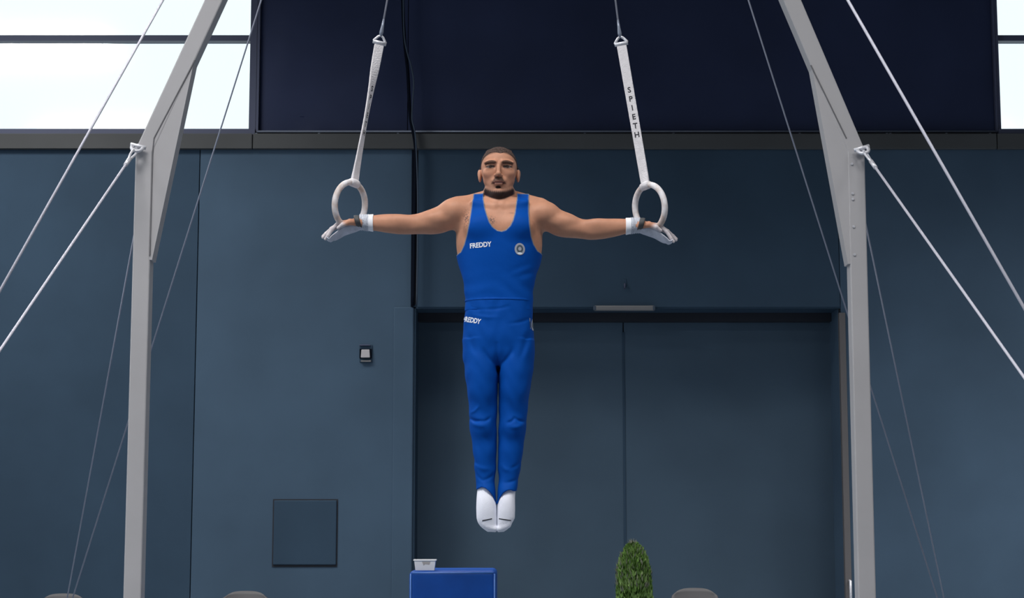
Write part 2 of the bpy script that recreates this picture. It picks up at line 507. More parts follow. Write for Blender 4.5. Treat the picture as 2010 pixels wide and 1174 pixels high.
def post(side):
    if side < 0:
        out_low = zx(237, 1174); out_bend = zx(266, 292); in_low = zx(269, 1174)
        in_bend = zx(300, 300)
        g_top = zx(373, 118); g_bot = zx(289, 510)
        out_up = zx(401, 0); in_up = zx(427, 0)
    else:
        out_low = zx(1724, 1174); out_bend = zx(1697, 292); in_low = zx(1689, 1174)
        in_bend = zx(1668, 300)
        g_top = zx(1593, 128); g_bot = zx(1675, 518)
        out_up = zx(1573, 0); in_up = zx(1540, 0)
    xo = out_bend[0]
    w_ = 0.079
    s = -side                   # inward direction in x
    zb = out_bend[1]
    # bent box-section post: upright below, leaning inward above the bend
    sl = (out_up[0] - out_bend[0]) / (out_up[1] - out_bend[1])
    wl = w_ * math.sqrt(1 + sl * sl)
    xt = xo + sl * (FT - zb)
    zi = zb - (wl - w_) / abs(sl)
    MB().prism([(xo, 0), (xo, zb), (xt, FT), (xt + s * wl, FT), (xo + s * w_, zi), (xo + s * w_, 0)], -PWD, PWD).build('post', 'frame', fr, bevel=0.006, seg=2)
    # gusset: a boxed wedge filling the inside of the bend
    zt, zg = g_top[1], g_bot[1]
    xi_t = xo + sl * (zt - zb) + s * wl
    xi_b = xo + s * w_
    MB().prism([(xi_b - s * 0.004, zg), (xi_b - s * 0.004, zb), (xi_t - s * 0.004, zt), (xi_b + s * 0.010, zg)],
               -PWD + 0.002, PWD - 0.002).build('gusset', 'frame', fr)
    # weld line where the gusset meets the leg
    wl_pts = [(xi_t, -PWD - 0.0005, zt), (xo + s * wl * 0.98, -PWD - 0.0005, zb + 0.05), (xi_b, -PWD - 0.0005, zb - 0.02), (xi_b, -PWD - 0.0005, zg + 0.02)]
    if side > 0:
        wl_pts = wl_pts[:2]
    MB().tube(wl_pts, 0.0032, 6).build('weld_seam', 'frame_seam', fr)
    if side > 0:
        for py in (322, 380, 391, 445, 500):
            p = at(1672 + (py - 322) * 0.03, py, -PWD)
            MB().tube([(p.x, -PWD - 0.004, p.z), (p.x, -PWD + 0.01, p.z)], 0.006, 8).build('rivet', 'zinc', fr)
    # eye lug for the guy cables
    ex, ez = (at(273, 290, -PWD) if side < 0 else at(1690, 294, -PWD)).xz
    MB().tube([(ex, -PWD + 0.01, ez), (ex, -PWD - 0.03, ez)], 0.013, 10).build('cable_lug', 'zinc', fr, smooth=True)
    MB().tube([(xo + s * 0.04, PWD - 0.01, ez), (xo + s * 0.04, PWD + 0.03, ez)], 0.013, 10).build('cable_lug', 'zinc', fr, smooth=True)
    MB().box(xo + s * w_ / 2 - 0.15, xo + s * w_ / 2 + 0.15, -0.2, 0.2, 0, 0.012).build('base_plate', 'frame', fr, bevel=0.003, seg=1)
    return xo, zb, xt + s * wl / 2, Vector((ex, -PWD - 0.025, ez)), Vector((xo + s * 0.04, PWD + 0.025, ez))


xoL, zbL, xtL, lugL, lugLb = post(-1)
xoR, zbR, xtR, lugR, lugRb = post(1)
MB().box(xtL - 0.1, xtR + 0.1, -PWD, PWD, FT - 0.01, FT + 0.09).build('top_beam', 'frame', fr, bevel=0.006, seg=2)


# ------------------------------------------------------------------ guy cables (each its own thing)
def guy(label, start, joint, r, m, shackle=False, group='guy cables of the frame'):
    start, joint = Vector(start), Vector(joint)
    foot = joint + (joint - start).normalized() * 0.01
    d = (joint - start)
    out = Vector((d.x, d.y, 0)).normalized()
    fl = Vector((joint.x + out.x * 0.55, joint.y + out.y * 0.55, 0.0))
    e = empty('guy_cable', fl, label, 'cable', group)
    dn = d.normalized()
    a = start
    if shackle:
        side = Vector((0, -1, 0))
        u = dn.cross(side).normalized()
        # bow shackle and thimble loop
        c0 = start + dn * 0.012
        arc = [c0 + u * (0.024 * math.cos(t)) + dn * (0.03 * math.sin(t)) for t in np.linspace(-0.3, math.pi + 0.3, 14)]
        MB().tube(arc, 0.0085, 8).build('shackle', 'zinc', e, smooth=True)
        pin = [start + u * 0.036 - dn * 0.004, start - u * 0.036 - dn * 0.004]
        MB().tube(pin, 0.0095, 8).build('shackle_pin', 'zinc', e, smooth=True)
        c1 = start + dn * 0.062
        n2 = (side + u * 0.6).normalized()
        lp = []
        for t in np.linspace(0, 2 * math.pi, 22)[:-1]:
            wv = 0.017 * math.sin(t) * (1.0 - 0.45 * (math.cos(t) * 0.5 + 0.5))
            lp.append(c1 + dn * (0.05 * math.cos(t) + 0.01) + n2 * wv)
        MB().tube(lp, 0.006, 8, closed=True).build('thimble', 'zinc', e, smooth=True)
        MB().tube([start + dn * 0.115, start + dn * 0.175], 0.0105, 8).build('ferrule', 'zinc', e, smooth=True)
        a = start + dn * 0.12
    MB().tube([a, joint], r, 8).build('wire', m, e, smooth=True)
    # turnbuckle down to the floor
    dt = (fl - joint).normalized()
    q0, q1 = joint.lerp(fl, 0.15), joint.lerp(fl, 0.4)
    MB().tube([joint, q0], 0.008, 8).build('rod', 'zinc', e, smooth=True)
    MB().tube([q0, q1], 0.018, 10).build('turnbuckle', 'zinc', e, smooth=True)
    MB().tube([q1, fl + Vector((0, 0, 0.02))], 0.008, 8).build('rod', 'zinc', e, smooth=True)
    MB().box(fl.x - 0.05, fl.x + 0.05, fl.y - 0.05, fl.y + 0.05, 0, 0.02).build('floor_anchor', 'zinc', e, bevel=0.003, seg=1)
    return e


JF, JB = -2.5, 2.5
jFL, jBL = at(-388, 1262, JF), at(123, 1236, JB)
jFR, jBR = at(2420, 1320, JF), at(1869, 1266, JB)


def top_point(px, py, joint, Y=0.0):
    """start of the cable at beam height in plane Y that sends the wire through image point (px,py)"""
    # plane through camera, joint and the image ray; intersect with (Y, FT)
    c = Vector((0, CAM_Y, CAM_Z))
    n = (at(px, py, 0.0) - c).cross(joint - c)
    # n.(p-c)=0 with p=(x,Y,FT)
    x = -(n.y * (Y - c.y) + n.z * (FT - c.z)) / n.x
    return Vector((x, Y, FT))


guy('steel guy wire crossing the left windows, reaching the frame top', top_point(320, 0, jFL, -PWD), jFL, 0.0052, 'steel')
guy('steel guy wire shackled to the left post bend, running down left', lugL, jFL + Vector((0.0, 0.03, 0.02)), 0.0058, 'steel', True)
guy('thin steel guy wire passing behind the left post from the frame top', top_point(513, 0, jBL, PWD), jBL, 0.0042, 'steel_dull')
guy('faint guy wire from the left post bend to the rear floor', lugLb, jBL + Vector((-0.012, 0.03, 0.02)), 0.0040, 'steel_dull')
guy('steel guy wire on the far right, reaching the frame top', top_point(1664, 0, jFR, -PWD), jFR, 0.0062, 'steel')
guy('steel guy wire shackled to the right post bend, running down right', lugR, at(2450, 1362, JF), 0.0062, 'steel', True)
guy('thin guy wire passing behind the right post from the frame top', top_point(1469, 0, jBR, PWD), jBR, 0.0042, 'steel_dull')
guy('faint guy wire from the right post bend to the rear floor', lugRb, jBR + Vector((0.012, 0.03, 0.02)), 0.0040, 'steel_dull')


# ------------------------------------------------------------------ lettering helper
def text_mesh(body, size, offset=0.0, shear=0.0, spacing=1.0):
    cu = bpy.data.curves.new('lettering_curve', 'FONT')
    cu.body = body
    cu.size = size
    cu.offset = offset
    cu.shear = shear
    cu.space_character = spacing
    cu.align_x = 'CENTER'
    cu.align_y = 'CENTER'
    cu.resolution_u = 3
    o = bpy.data.objects.new('lettering_tmp', cu)
    COL.objects.link(o)
    dg = bpy.context.evaluated_depsgraph_get()
    dg.update()
    me = bpy.data.meshes.new_from_object(o.evaluated_get(dg))
    v = [tuple(p.co) for p in me.vertices]
    f = [tuple(p.vertices) for p in me.polygons]
    bpy.data.objects.remove(o)
    bpy.data.meshes.remove(me)
    bpy.data.curves.remove(cu)
    return v, f


# ------------------------------------------------------------------ rings
def ring_set(side, label):
    if side < 0:
        c = at(687, 402); lean = math.radians(10.0); th = math.radians(54)
        top = at(745, 84); cab = at(760, 0)
    else:
        c = at(1275.5, 407); lean = math.radians(-10.0); th = math.radians(-54)
        top = at(1219.5, 86); cab = at(1208, 0)
    R, r = 0.104, 0.0142
    e = empty('gymnastic_ring', c - Vector((0, 0, R + r)), label, 'gymnastic ring', 'gymnastic rings')
    # ring: its horizontal axis turned by th about the vertical, then leaned with the strap
    u = Vector((math.cos(th), math.sin(th), 0))
    up = Vector((math.sin(lean), 0, math.cos(lean)))
    u = (u - up * u.dot(up)).normalized()
    pts = [c + u * (R * math.sin(t)) + up * (R * math.cos(t)) for t in np.linspace(0, 2 * math.pi, 49)[:-1]]
    MB().tube(pts, r, 14, closed=True).build('ring', 'ringwood', e, smooth=True)
    # strap: double webbing, twisted on the left side
    base = c + up * (R + 0.008)
    ax = (top - base).normalized()
    L = (top - base).length
    if side < 0:
        prof = [(0.0, 48), (0.06, 54), (0.2, 64), (0.4, 77), (0.55, 74), (0.7, 60), (0.85, 28), (1.0, 18)]
    else:
        prof = [(0.0, -25), (0.1, -14), (0.3, -6), (1.0, -4)]
    ts = np.linspace(0, 1, 60)
    ang = np.interp(ts, [p[0] for p in prof], [p[1] for p in prof])
    ang = np.convolve(np.pad(ang, 4, mode='edge'), np.ones(9) / 9, mode='valid')
    wd = np.interp(ts, [0, 0.06, 1], [0.0195, 0.0205, 0.0225])
    tk = np.interp(ts, [0, 0.08, 0.2, 1], [0.009, 0.005, 0.0038, 0.0045])
    x0 = (Vector((1, 0, 0)) - ax * ax.x).normalized()
    y0 = ax.cross(x0)

    def frame_at(t):
        a = math.radians(np.interp(t, ts, ang))
        p = base + ax * (L * t)
        return p, x0 * math.cos(a) - y0 * math.sin(a) * (1 if y0.y > 0 else -1) * -1, t
    vs, fs = [], []
    for i, t in enumerate(ts):
        p, w_, _ = frame_at(t)
        n_ = ax.cross(w_).normalized()
        for sx_, sy_ in ((-1, -.6), (-.9, -1), (.9, -1), (1, -.6), (1, .6), (.9, 1), (-.9, 1), (-1, .6)):
            vs.append(p + w_ * (sx_ * wd[i]) + n_ * (sy_ * tk[i]))
    for i in range(len(ts) - 1):
        for k in range(8):
            k2 = (k + 1) % 8
            fs.append((i * 8 + k, i * 8 + k2, i * 8 + 8 + k2, i * 8 + 8 + k))
    fs += [tuple(range(8)), tuple((len(ts) - 1) * 8 + k for k in range(8))]
    st = MB().add(vs, fs).build('strap', 'strap', e)
    # loop of webbing hugging the ring top
    lv = MB()
    lp = [c + u * (R * math.sin(t)) + up * (R * math.cos(t)) for t in np.linspace(-0.27, 0.27, 9)]
    lv.tube(lp, [0.0165, 0.0185, 0.0195, 0.02, 0.02, 0.02, 0.0195, 0.0185, 0.0165], 14)
    lv.build('strap_loop', 'strap', e, smooth=True)
    # lettering down the strap, upright stacked letters
    letters = 'SPIETH'
    t0, t1 = (0.665, 0.345)
    for i, chx in enumerate(letters):
        v, f = text_mesh(chx, 0.036, 0.0008)
        tc_ = t0 + (t1 - t0) * i / 5
        out_v = []
        for (a, b, _) in v:
            tt = tc_ + b / L
            p, w_, _ = frame_at(tt)
            n_ = ax.cross(w_).normalized()
            if n_.y > 0:
                n_ = -n_
            k_ = np.interp(tt, ts, tk)
            out_v.append(p + w_ * a * 0.95 + n_ * (k_ + 0.0008))
        MB().add(out_v, f).build('lettering', 'print_black', st)
    # bracket: bent steel link with a pin
    wv = frame_at(1.0)[1]
    nv = ax.cross(wv).normalized()
    tp = top
    bk = MB()
    bk.tube([tp + wv * -0.026, tp + wv * -0.029 + ax * 0.006, tp + wv * -0.012 + ax * 0.028, tp + ax * 0.036, tp + wv * 0.012 + ax * 0.028, tp + wv * 0.029 + ax * 0.006, tp + wv * 0.026], 0.0062, 8)
    bk.build('link', 'zinc', e, smooth=True)
    MB().tube([tp + wv * -0.031, tp + wv * 0.031], 0.0098, 10).build('pin', 'zinc', e, smooth=True)
    # swage and cable up to the beam
    q = tp + ax * 0.036
    beam = Vector((0, 0, 0))
    c_dir = (cab - q).normalized()
    tt = (FT - q.z) / c_dir.z
    endp = q + c_dir * tt
    MB().tube([q - c_dir * 0.006, q + c_dir * 0.015, q + c_dir * 0.045, q + c_dir * 0.08], [0.007, 0.0095, 0.0065, 0.0045], 10).build('swage', 'rail', e, smooth=True)
    MB().tube([q + c_dir * 0.06, endp], 0.0042, 8).build('cable', 'steel', e, smooth=True)
    return c, u, up


ringL = ring_set(-1, 'chalky wooden ring on the twisted white strap, gripped by the hand on the left')
ringR = ring_set(1, 'chalky wooden ring on the flat lettered strap, gripped by the hand on the right')


# ------------------------------------------------------------------ implicit surface toolkit for the gymnast
def herm(xq, x, y):
    x = np.asarray(x, float); y = np.asarray(y, float)
    d = np.diff(y) / np.diff(x)
    m = np.empty_like(y)
    m[0], m[-1] = d[0], d[-1]
    for i in range(1, len(y) - 1):
        m[i] = 0 if d[i - 1] * d[i] <= 0 else 2 * d[i - 1] * d[i] / (d[i - 1] + d[i])
    xq = np.clip(xq, x[0], x[-1])
    i = np.clip(np.searchsorted(x, xq) - 1, 0, len(x) - 2)
    h = x[i + 1] - x[i]
    t = (xq - x[i]) / h
    return ((1 + 2 * t) * (1 - t) ** 2 * y[i] + t * (1 - t) ** 2 * h * m[i] + t * t * (3 - 2 * t) * y[i + 1] + t * t * (t - 1) * h * m[i + 1]).astype(np.float32)


def steps(segs):
    """rectilinear axis from [(a, b, step), ...]"""
    r = []
    for a, b, s in segs:
        n = max(2, int(round((b - a) / s)))
        r.append(np.linspace(a, b, n, endpoint=False))
    r.append([segs[-1][1]])
    return np.concatenate(r).astype(np.float32)


class Field:
    def __init__(self, xs, ys, zs):
        self.xs, self.ys, self.zs = xs, ys, zs
        self.f = np.full((len(xs), len(ys), len(zs)), 0.5, np.float32)

    def _sl(self, lo, hi):
        r = []
        for a, l, h in zip((self.xs, self.ys, self.zs), lo, hi):
            r.append(slice(int(np.searchsorted(a, l)), int(np.searchsorted(a, h))))
        return tuple(r)

    def xyz(self, sl):
        return self.xs[sl[0]][:, None, None], self.ys[sl[1]][None, :, None], self.zs[sl[2]][None, None, :]

    def union(self, lo, hi, fn, k=0.01):
        sl = self._sl(lo, hi)
        if any(s.stop <= s.start for s in sl):
            return
        d = fn(*self.xyz(sl)).astype(np.float32)
        c = self.f[sl]
        h = np.clip(0.5 + 0.5 * (c - d) / k, 0, 1)
        self.f[sl] = c * (1 - h) + d * h - k * h * (1 - h)

    def cut(self, lo, hi, fn, k=0.01):
        sl = self._sl(lo, hi)
        d = -fn(*self.xyz(sl)).astype(np.float32)
        c = self.f[sl]
        h = np.clip(0.5 - 0.5 * (c - d) / k, 0, 1)
        self.f[sl] = c * (1 - h) + d * h + k * h * (1 - h)

    # primitives ------------------------------------------------------
    def ell(self, c, r, k=0.01, cut=False, pad=None):
        c = [float(v) for v in c]
        pad = (k * 1.2 + 0.004) if pad is None else pad
        mr = min(r)

        def fn(X, Y, Z):
            q = np.sqrt(((X - c[0]) / r[0]) ** 2 + ((Y - c[1]) / r[1]) ** 2 + ((Z - c[2]) / r[2]) ** 2)
            return (q - 1) * mr
        lo = [c[i] - r[i] * (1 + pad / mr) for i in range(3)]
        hi = [c[i] + r[i] * (1 + pad / mr) for i in range(3)]
        (self.cut if cut else self.union)(lo, hi, fn, k)

    def cone(self, a, b, ra, rb, k=0.01, cut=False):
        a = np.array(a, float); b = np.array(b, float)
        ab = b - a
        L2 = float(ab @ ab) + 1e-12

        def fn(X, Y, Z):
            t = np.clip(((X - a[0]) * ab[0] + (Y - a[1]) * ab[1] + (Z - a[2]) * ab[2]) / L2, 0, 1)
            return np.sqrt((X - a[0] - t * ab[0]) ** 2 + (Y - a[1] - t * ab[1]) ** 2 + (Z - a[2] - t * ab[2]) ** 2) - (ra + (rb - ra) * t)
        pad = max(ra, rb) + k * 1.2 + 0.006
        (self.cut if cut else self.union)(np.minimum(a, b) - pad, np.maximum(a, b) + pad, fn, k)

    def loftz(self, rows, k=0.02, n=2.0, zlim=None, grow=0.0):
        """rows: (py, xl, xr, yfront, yback) in pixels / metres"""
        R = []
        for py, xl, xr, yf, yb in rows:
            x0, z = XZ(xl, py); x1, _ = XZ(xr, py)
            R.append((z, (x0 + x1) / 2, (x1 - x0) / 2 + grow, (yf + yb) / 2, (yb - yf) / 2 + grow))
        R = np.array(sorted(R))
        z0, z1 = R[0, 0], R[-1, 0]

        def fn(X, Y, Z):
            zz = Z.ravel()
            cx, rx, cy, ry = [herm(zz, R[:, 0], R[:, j])[None, None, :] for j in (1, 2, 3, 4)]
            q = (np.abs((X - cx) / rx) ** n + np.abs((Y - cy) / ry) ** n) ** (1.0 / n)
            d = (q - 1) * np.minimum(rx, ry)
            return np.maximum(d, np.maximum(Z - z1, z0 - Z))
        pad = k * 1.2 + 0.03
        lo = (min(R[:, 1] - R[:, 2]) - pad, min(R[:, 3] - R[:, 4]) - pad, z0 - pad)
        hi = (max(R[:, 1] + R[:, 2]) + pad, max(R[:, 3] + R[:, 4]) + pad, z1 + pad)
        self.union(lo, hi, fn, k)

    def loftx(self, rows, k=0.02, n=2.0):
        """rows: (px, ytop, ybot, yfront, yback)"""
        R = []
        for px, yt, yb_, yf, yb in rows:
            x, zt = XZ(px, (yt + yb_) / 2)[0], Zp(yt)
            zb = Zp(yb_)
            R.append((x, (zt + zb) / 2, (zt - zb) / 2, (yf + yb) / 2, (yb - yf) / 2))
        R = np.array(sorted(R))
        x0, x1 = R[0, 0], R[-1, 0]

        def fn(X, Y, Z):
            xx = X.ravel()
            cz, rz, cy, ry = [herm(xx, R[:, 0], R[:, j])[:, None, None] for j in (1, 2, 3, 4)]
            q = (np.abs((Z - cz) / rz) ** n + np.abs((Y - cy) / ry) ** n) ** (1.0 / n)
            d = (q - 1) * np.minimum(rz, ry)
            return np.maximum(d, np.maximum(X - x1, x0 - X))
        pad = k * 1.2 + 0.012
        lo = (x0 - pad, min(R[:, 3] - R[:, 4]) - pad, min(R[:, 1] - R[:, 2]) - pad)
        hi = (x1 + pad, max(R[:, 3] + R[:, 4]) + pad, max(R[:, 1] + R[:, 2]) + pad)
        self.union(lo, hi, fn, k)
        return R


def surface(xs, ys, zs, f):
    """surface nets on a rectilinear grid -> verts, quads"""
    ins = f < 0
    nx, ny, nz = f.shape
    s = ins[:-1, :-1, :-1].astype(np.uint8)
    for i in (0, 1):
        for j in (0, 1):
            for k in (0, 1):
                if i + j + k:
                    s = s + ins[i:nx - 1 + i, j:ny - 1 + j, k:nz - 1 + k]
    I, J, K = np.nonzero((s > 0) & (s < 8))
    lin = (I * (ny - 1) + J) * (nz - 1) + K
    N = len(lin)
    acc = np.zeros((N, 3)); cnt = np.zeros(N)
    corners = [(a, b, c) for a in (0, 1) for b in (0, 1) for c in (0, 1)]
    val = {c: f[I + c[0], J + c[1], K + c[2]].astype(np.float64) for c in corners}
    pos = {c: np.stack([xs[I + c[0]], ys[J + c[1]], zs[K + c[2]]], 1).astype(np.float64) for c in corners}
    for c in corners:
        for ax in range(3):
            if c[ax] == 0:
                e = list(c); e[ax] = 1; e = tuple(e)
                m = (val[c] < 0) != (val[e] < 0)
                t = np.where(m, val[c] / np.where(m, val[c] - val[e], 1), 0)[:, None]
                acc += np.where(m[:, None], pos[c] * (1 - t) + pos[e] * t, 0)
                cnt += m
    V = acc / cnt[:, None]
    quads = []

    def idx(i, j, k):
        return np.searchsorted(lin, (i * (ny - 1) + j) * (nz - 1) + k)
    # x edges
    for ax in range(3):
        A = [slice(None)] * 3; B = [slice(None)] * 3
        for q in range(3):
            if q == ax:
                A[q] = slice(0, -1); B[q] = slice(1, None)
            else:
                A[q] = slice(1, -1); B[q] = slice(1, -1)
        a, b = ins[tuple(A)], ins[tuple(B)]
        i, j, k = np.nonzero(a != b)
        flip = a[i, j, k]
        g_ = [i, j, k]
        for q in range(3):
            if q != ax:
                g_[q] = g_[q] + 1
        u, v = [(1, 2), (2, 0), (0, 1)][ax]

        def cell(du, dv):
            h = [g_[0], g_[1], g_[2]]
            h[u] = h[u] - du; h[v] = h[v] - dv
            return idx(*h)
        q4 = np.stack([cell(1, 1), cell(0, 1), cell(0, 0), cell(1, 0)], 1)
        q4[~flip] = q4[~flip][:, ::-1]
        quads.append(q4)
    return V, np.concatenate(quads)


def np_mesh(name, V, Q, m, parent=None, colors=None):
    me = bpy.data.meshes.new(name)
    me.vertices.add(len(V))
    me.vertices.foreach_set('co', np.ascontiguousarray(V, dtype=np.float32).ravel())
    me.loops.add(Q.size)
    me.loops.foreach_set('vertex_index', Q.astype(np.int32).ravel())
    me.polygons.add(len(Q))
    me.polygons.foreach_set('loop_start', np.arange(0, Q.size, 4, dtype=np.int32))
    me.polygons.foreach_set('loop_total', np.full(len(Q), 4, np.int32))
    me.update(calc_edges=True)
    me.validate()
    if colors is not None:
        a = me.color_attributes.new('Col', 'FLOAT_COLOR', 'POINT')
        c4 = np.ones((len(V), 4), np.float32)
        c4[:, :3] = colors
        a.data.foreach_set('color', c4.ravel())
    me.polygons.foreach_set('use_smooth', np.ones(len(me.polygons), bool))
    return link(name, me, m, parent)


def relax(V, Q, it=2, lam=0.5):
    n = len(V)
    e = np.concatenate([Q[:, [0, 1]], Q[:, [1, 2]], Q[:, [2, 3]], Q[:, [3, 0]]])
    for _ in range(it):
        s = np.zeros_like(V); c = np.zeros(n)
        for q in range(3):
            s[:, q] = np.bincount(e[:, 0], V[e[:, 1], q], n) + np.bincount(e[:, 1], V[e[:, 0], q], n)
        c = np.bincount(e[:, 0], minlength=n) + np.bincount(e[:, 1], minlength=n)
        V = V + lam * (s / c[:, None] - V)
    return V


def poly_sd(px, pz, poly):
    """signed distance (negative inside) of points to a polygon, arrays broadcast"""
    P = np.array(poly, float)
    d = np.full(np.broadcast(px, pz).shape, 1e9)
    ins = np.zeros(d.shape, bool)
    for i in range(len(P)):
        a, b = P[i], P[(i + 1) % len(P)]
        e = b - a
        wx_, wz_ = px - a[0], pz - a[1]
        t = np.clip((wx_ * e[0] + wz_ * e[1]) / (e @ e + 1e-15), 0, 1)
        d = np.minimum(d, (wx_ - t * e[0]) ** 2 + (wz_ - t * e[1]) ** 2)
        c1 = (a[1] > pz) != (b[1] > pz)
        if abs(b[1] - a[1]) > 1e-12:
            ins ^= c1 & (px < (b[0] - a[0]) * (pz - a[1]) / (b[1] - a[1]) + a[0])
    d = np.sqrt(d)
    return np.where(ins, -d, d)


def PV(px, py, y):
    v = at(px, py, y)
    return (v.x, v.y, v.z)


def PW(px, py, y):
    """pixel of the athlete's plane, at depth y, without parallax shift"""
    v = at(px, py, 0)
    return (v.x, y, v.z)


# ------------------------------------------------------------------ gymnast
X = lambda px: XZ(px, 450)[0]
xs = steps([(X(622), X(735), 0.0022), (X(735), X(935), 0.004), (X(935), X(1026), 0.0020), (X(1026), X(1226), 0.004), (X(1226), X(1341), 0.0022)])
ys = steps([(-0.150, -0.04, 0.0022), (-0.04, 0.09, 0.0028), (0.09, 0.165, 0.005)])
zs_ = steps([(Zp(1050), Zp(600), 0.008), (Zp(600), Zp(484), 0.005), (Zp(484), Zp(414), 0.0022), (Zp(414), Zp(398), 0.0025), (Zp(398), Zp(280), 0.0020)])
B = Field(xs, ys, zs_)

# torso
torso = [(388, 950, 1010, -0.055, 0.085), (394, 932, 1030, -0.065, 0.095), (402, 915, 1047, -0.08, 0.105), (415, 906, 1056, -0.093, 0.112), (440, 902, 1058, -0.108, 0.115),
         (465, 902, 1057, -0.115, 0.113), (497, 905, 1055, -0.112, 0.105), (550, 912, 1047, -0.098, 0.09), (590, 916, 1043, -0.092, 0.085),
         (620, 915, 1043, -0.094, 0.09), (650, 914, 1044, -0.094, 0.106), (682, 920, 1038, -0.06, 0.10)]
B.loftz(torso, k=0.02, n=2.25)
# pectorals, latissimus, collar bones
for sx_ in (-1, 1):
    cx = 980
    B.ell(PW(cx + sx_ * 33, 450, -0.085), (0.072, 0.042, 0.052), k=0.03)
    B.cone(PW(cx + sx_ * 9, 412, -0.078), PW(cx + sx_ * 52, 402, -0.06), 0.010, 0.010, k=0.02)
    B.cone(PW(cx + sx_ * 24, 386, 0.03), PW(cx + sx_ * 78, 404, 0.015), 0.036, 0.040, k=0.03)
    B.ell(PW(cx + sx_ * 70, 470, 0.035), (0.032, 0.05, 0.11), k=0.03)
# arms
arm_l = [(930, 396, 452, -0.05, 0.075), (915, 390, 450, -0.06, 0.075), (897, 388, 449, -0.064, 0.07), (880, 393, 452, -0.062, 0.062), (860, 405, 456, -0.058, 0.052), (840, 413, 458, -0.054, 0.048),
         (815, 420.5, 459.5, -0.044, 0.046), (800, 422, 460, -0.042, 0.045), (782, 420.5, 459.5, -0.043, 0.045), (760, 420.5, 457, -0.041, 0.041), (745, 421.5, 454.5, -0.036, 0.036), (732, 423, 452.5, -0.032, 0.032), (712, 424, 449, -0.030, 0.030)]
arm_r = [(1030, 400, 455, -0.05, 0.075), (1045, 398, 453, -0.06, 0.075), (1066, 395, 452, -0.064, 0.07), (1082, 400, 456, -0.062, 0.062), (1100, 412, 462, -0.058, 0.052), (1120, 420, 466, -0.054, 0.048),
         (1145, 430.5, 469, -0.044, 0.046), (1160, 431.5, 470.5, -0.042, 0.045), (1178, 430, 469.5, -0.043, 0.045), (1200, 429.5, 466, -0.041, 0.041), (1215, 429.5, 462.5, -0.036, 0.036), (1228, 430, 459, -0.032, 0.032), (1248, 430, 455, -0.030, 0.030)]
RL = B.loftx(arm_l, k=0.028)
RR = B.loftx(arm_r, k=0.028)
for sx_, dy_ in ((-1, 0), (1, 6)):
    c0 = 980
    B.ell(PW(c0 + sx_ * 86, 414 + dy_, -0.02), (0.068, 0.058, 0.052), k=0.02)          # deltoid
    B.ell(PW(c0 + sx_ * 122, 430 + dy_, -0.034), (0.062, 0.026, 0.026), k=0.015)       # biceps
    B.ell(PW(c0 + sx_ * 132, 447 + dy_, 0.005), (0.07, 0.036, 0.028), k=0.015)         # triceps
    B.ell(PW(c0 + sx_ * 192, 435 + dy_ * 1.2, -0.026), (0.06, 0.022, 0.026), k=0.015)  # forearm
# legs and feet (under the clothes)
leg_rows = {-1: [(660, 914, 979, -0.07, 0.09), (700, 914, 976, -0.07, 0.085), (760, 921, 973, -0.06, 0.075), (830, 926, 969, -0.05, 0.05), (880, 932, 970, -0.04, 0.06), (940, 941, 966, -0.03, 0.04), (1000, 940, 972, -0.035, 0.02), (1036, 947, 972, -0.03, 0.005)],
            1: [(660, 979, 1044, -0.07, 0.09), (700, 982, 1044, -0.07, 0.085), (760, 983, 1037, -0.06, 0.075), (830, 985, 1029, -0.05, 0.05), (880, 982, 1022, -0.04, 0.06), (940, 984, 1011, -0.03, 0.04), (1000, 979, 1007, -0.035, 0.02), (1036, 979, 1000, -0.03, 0.005)]}
for s in (-1, 1):
    B.loftz(leg_rows[s], k=0.012)
# neck
B.loftz([(374, 956, 1004, -0.05, 0.075), (388, 953, 1006, -0.058, 0.078), (400, 950, 1009, -0.066, 0.085), (412, 946, 1013, -0.075, 0.09)], k=0.022)
for sx_ in (-1, 1):
    B.cone(PW(980 + sx_ * 24, 376, -0.005), PW(980 + sx_ * 5, 409, -0.078), 0.016, 0.011, k=0.015)   # neck muscle
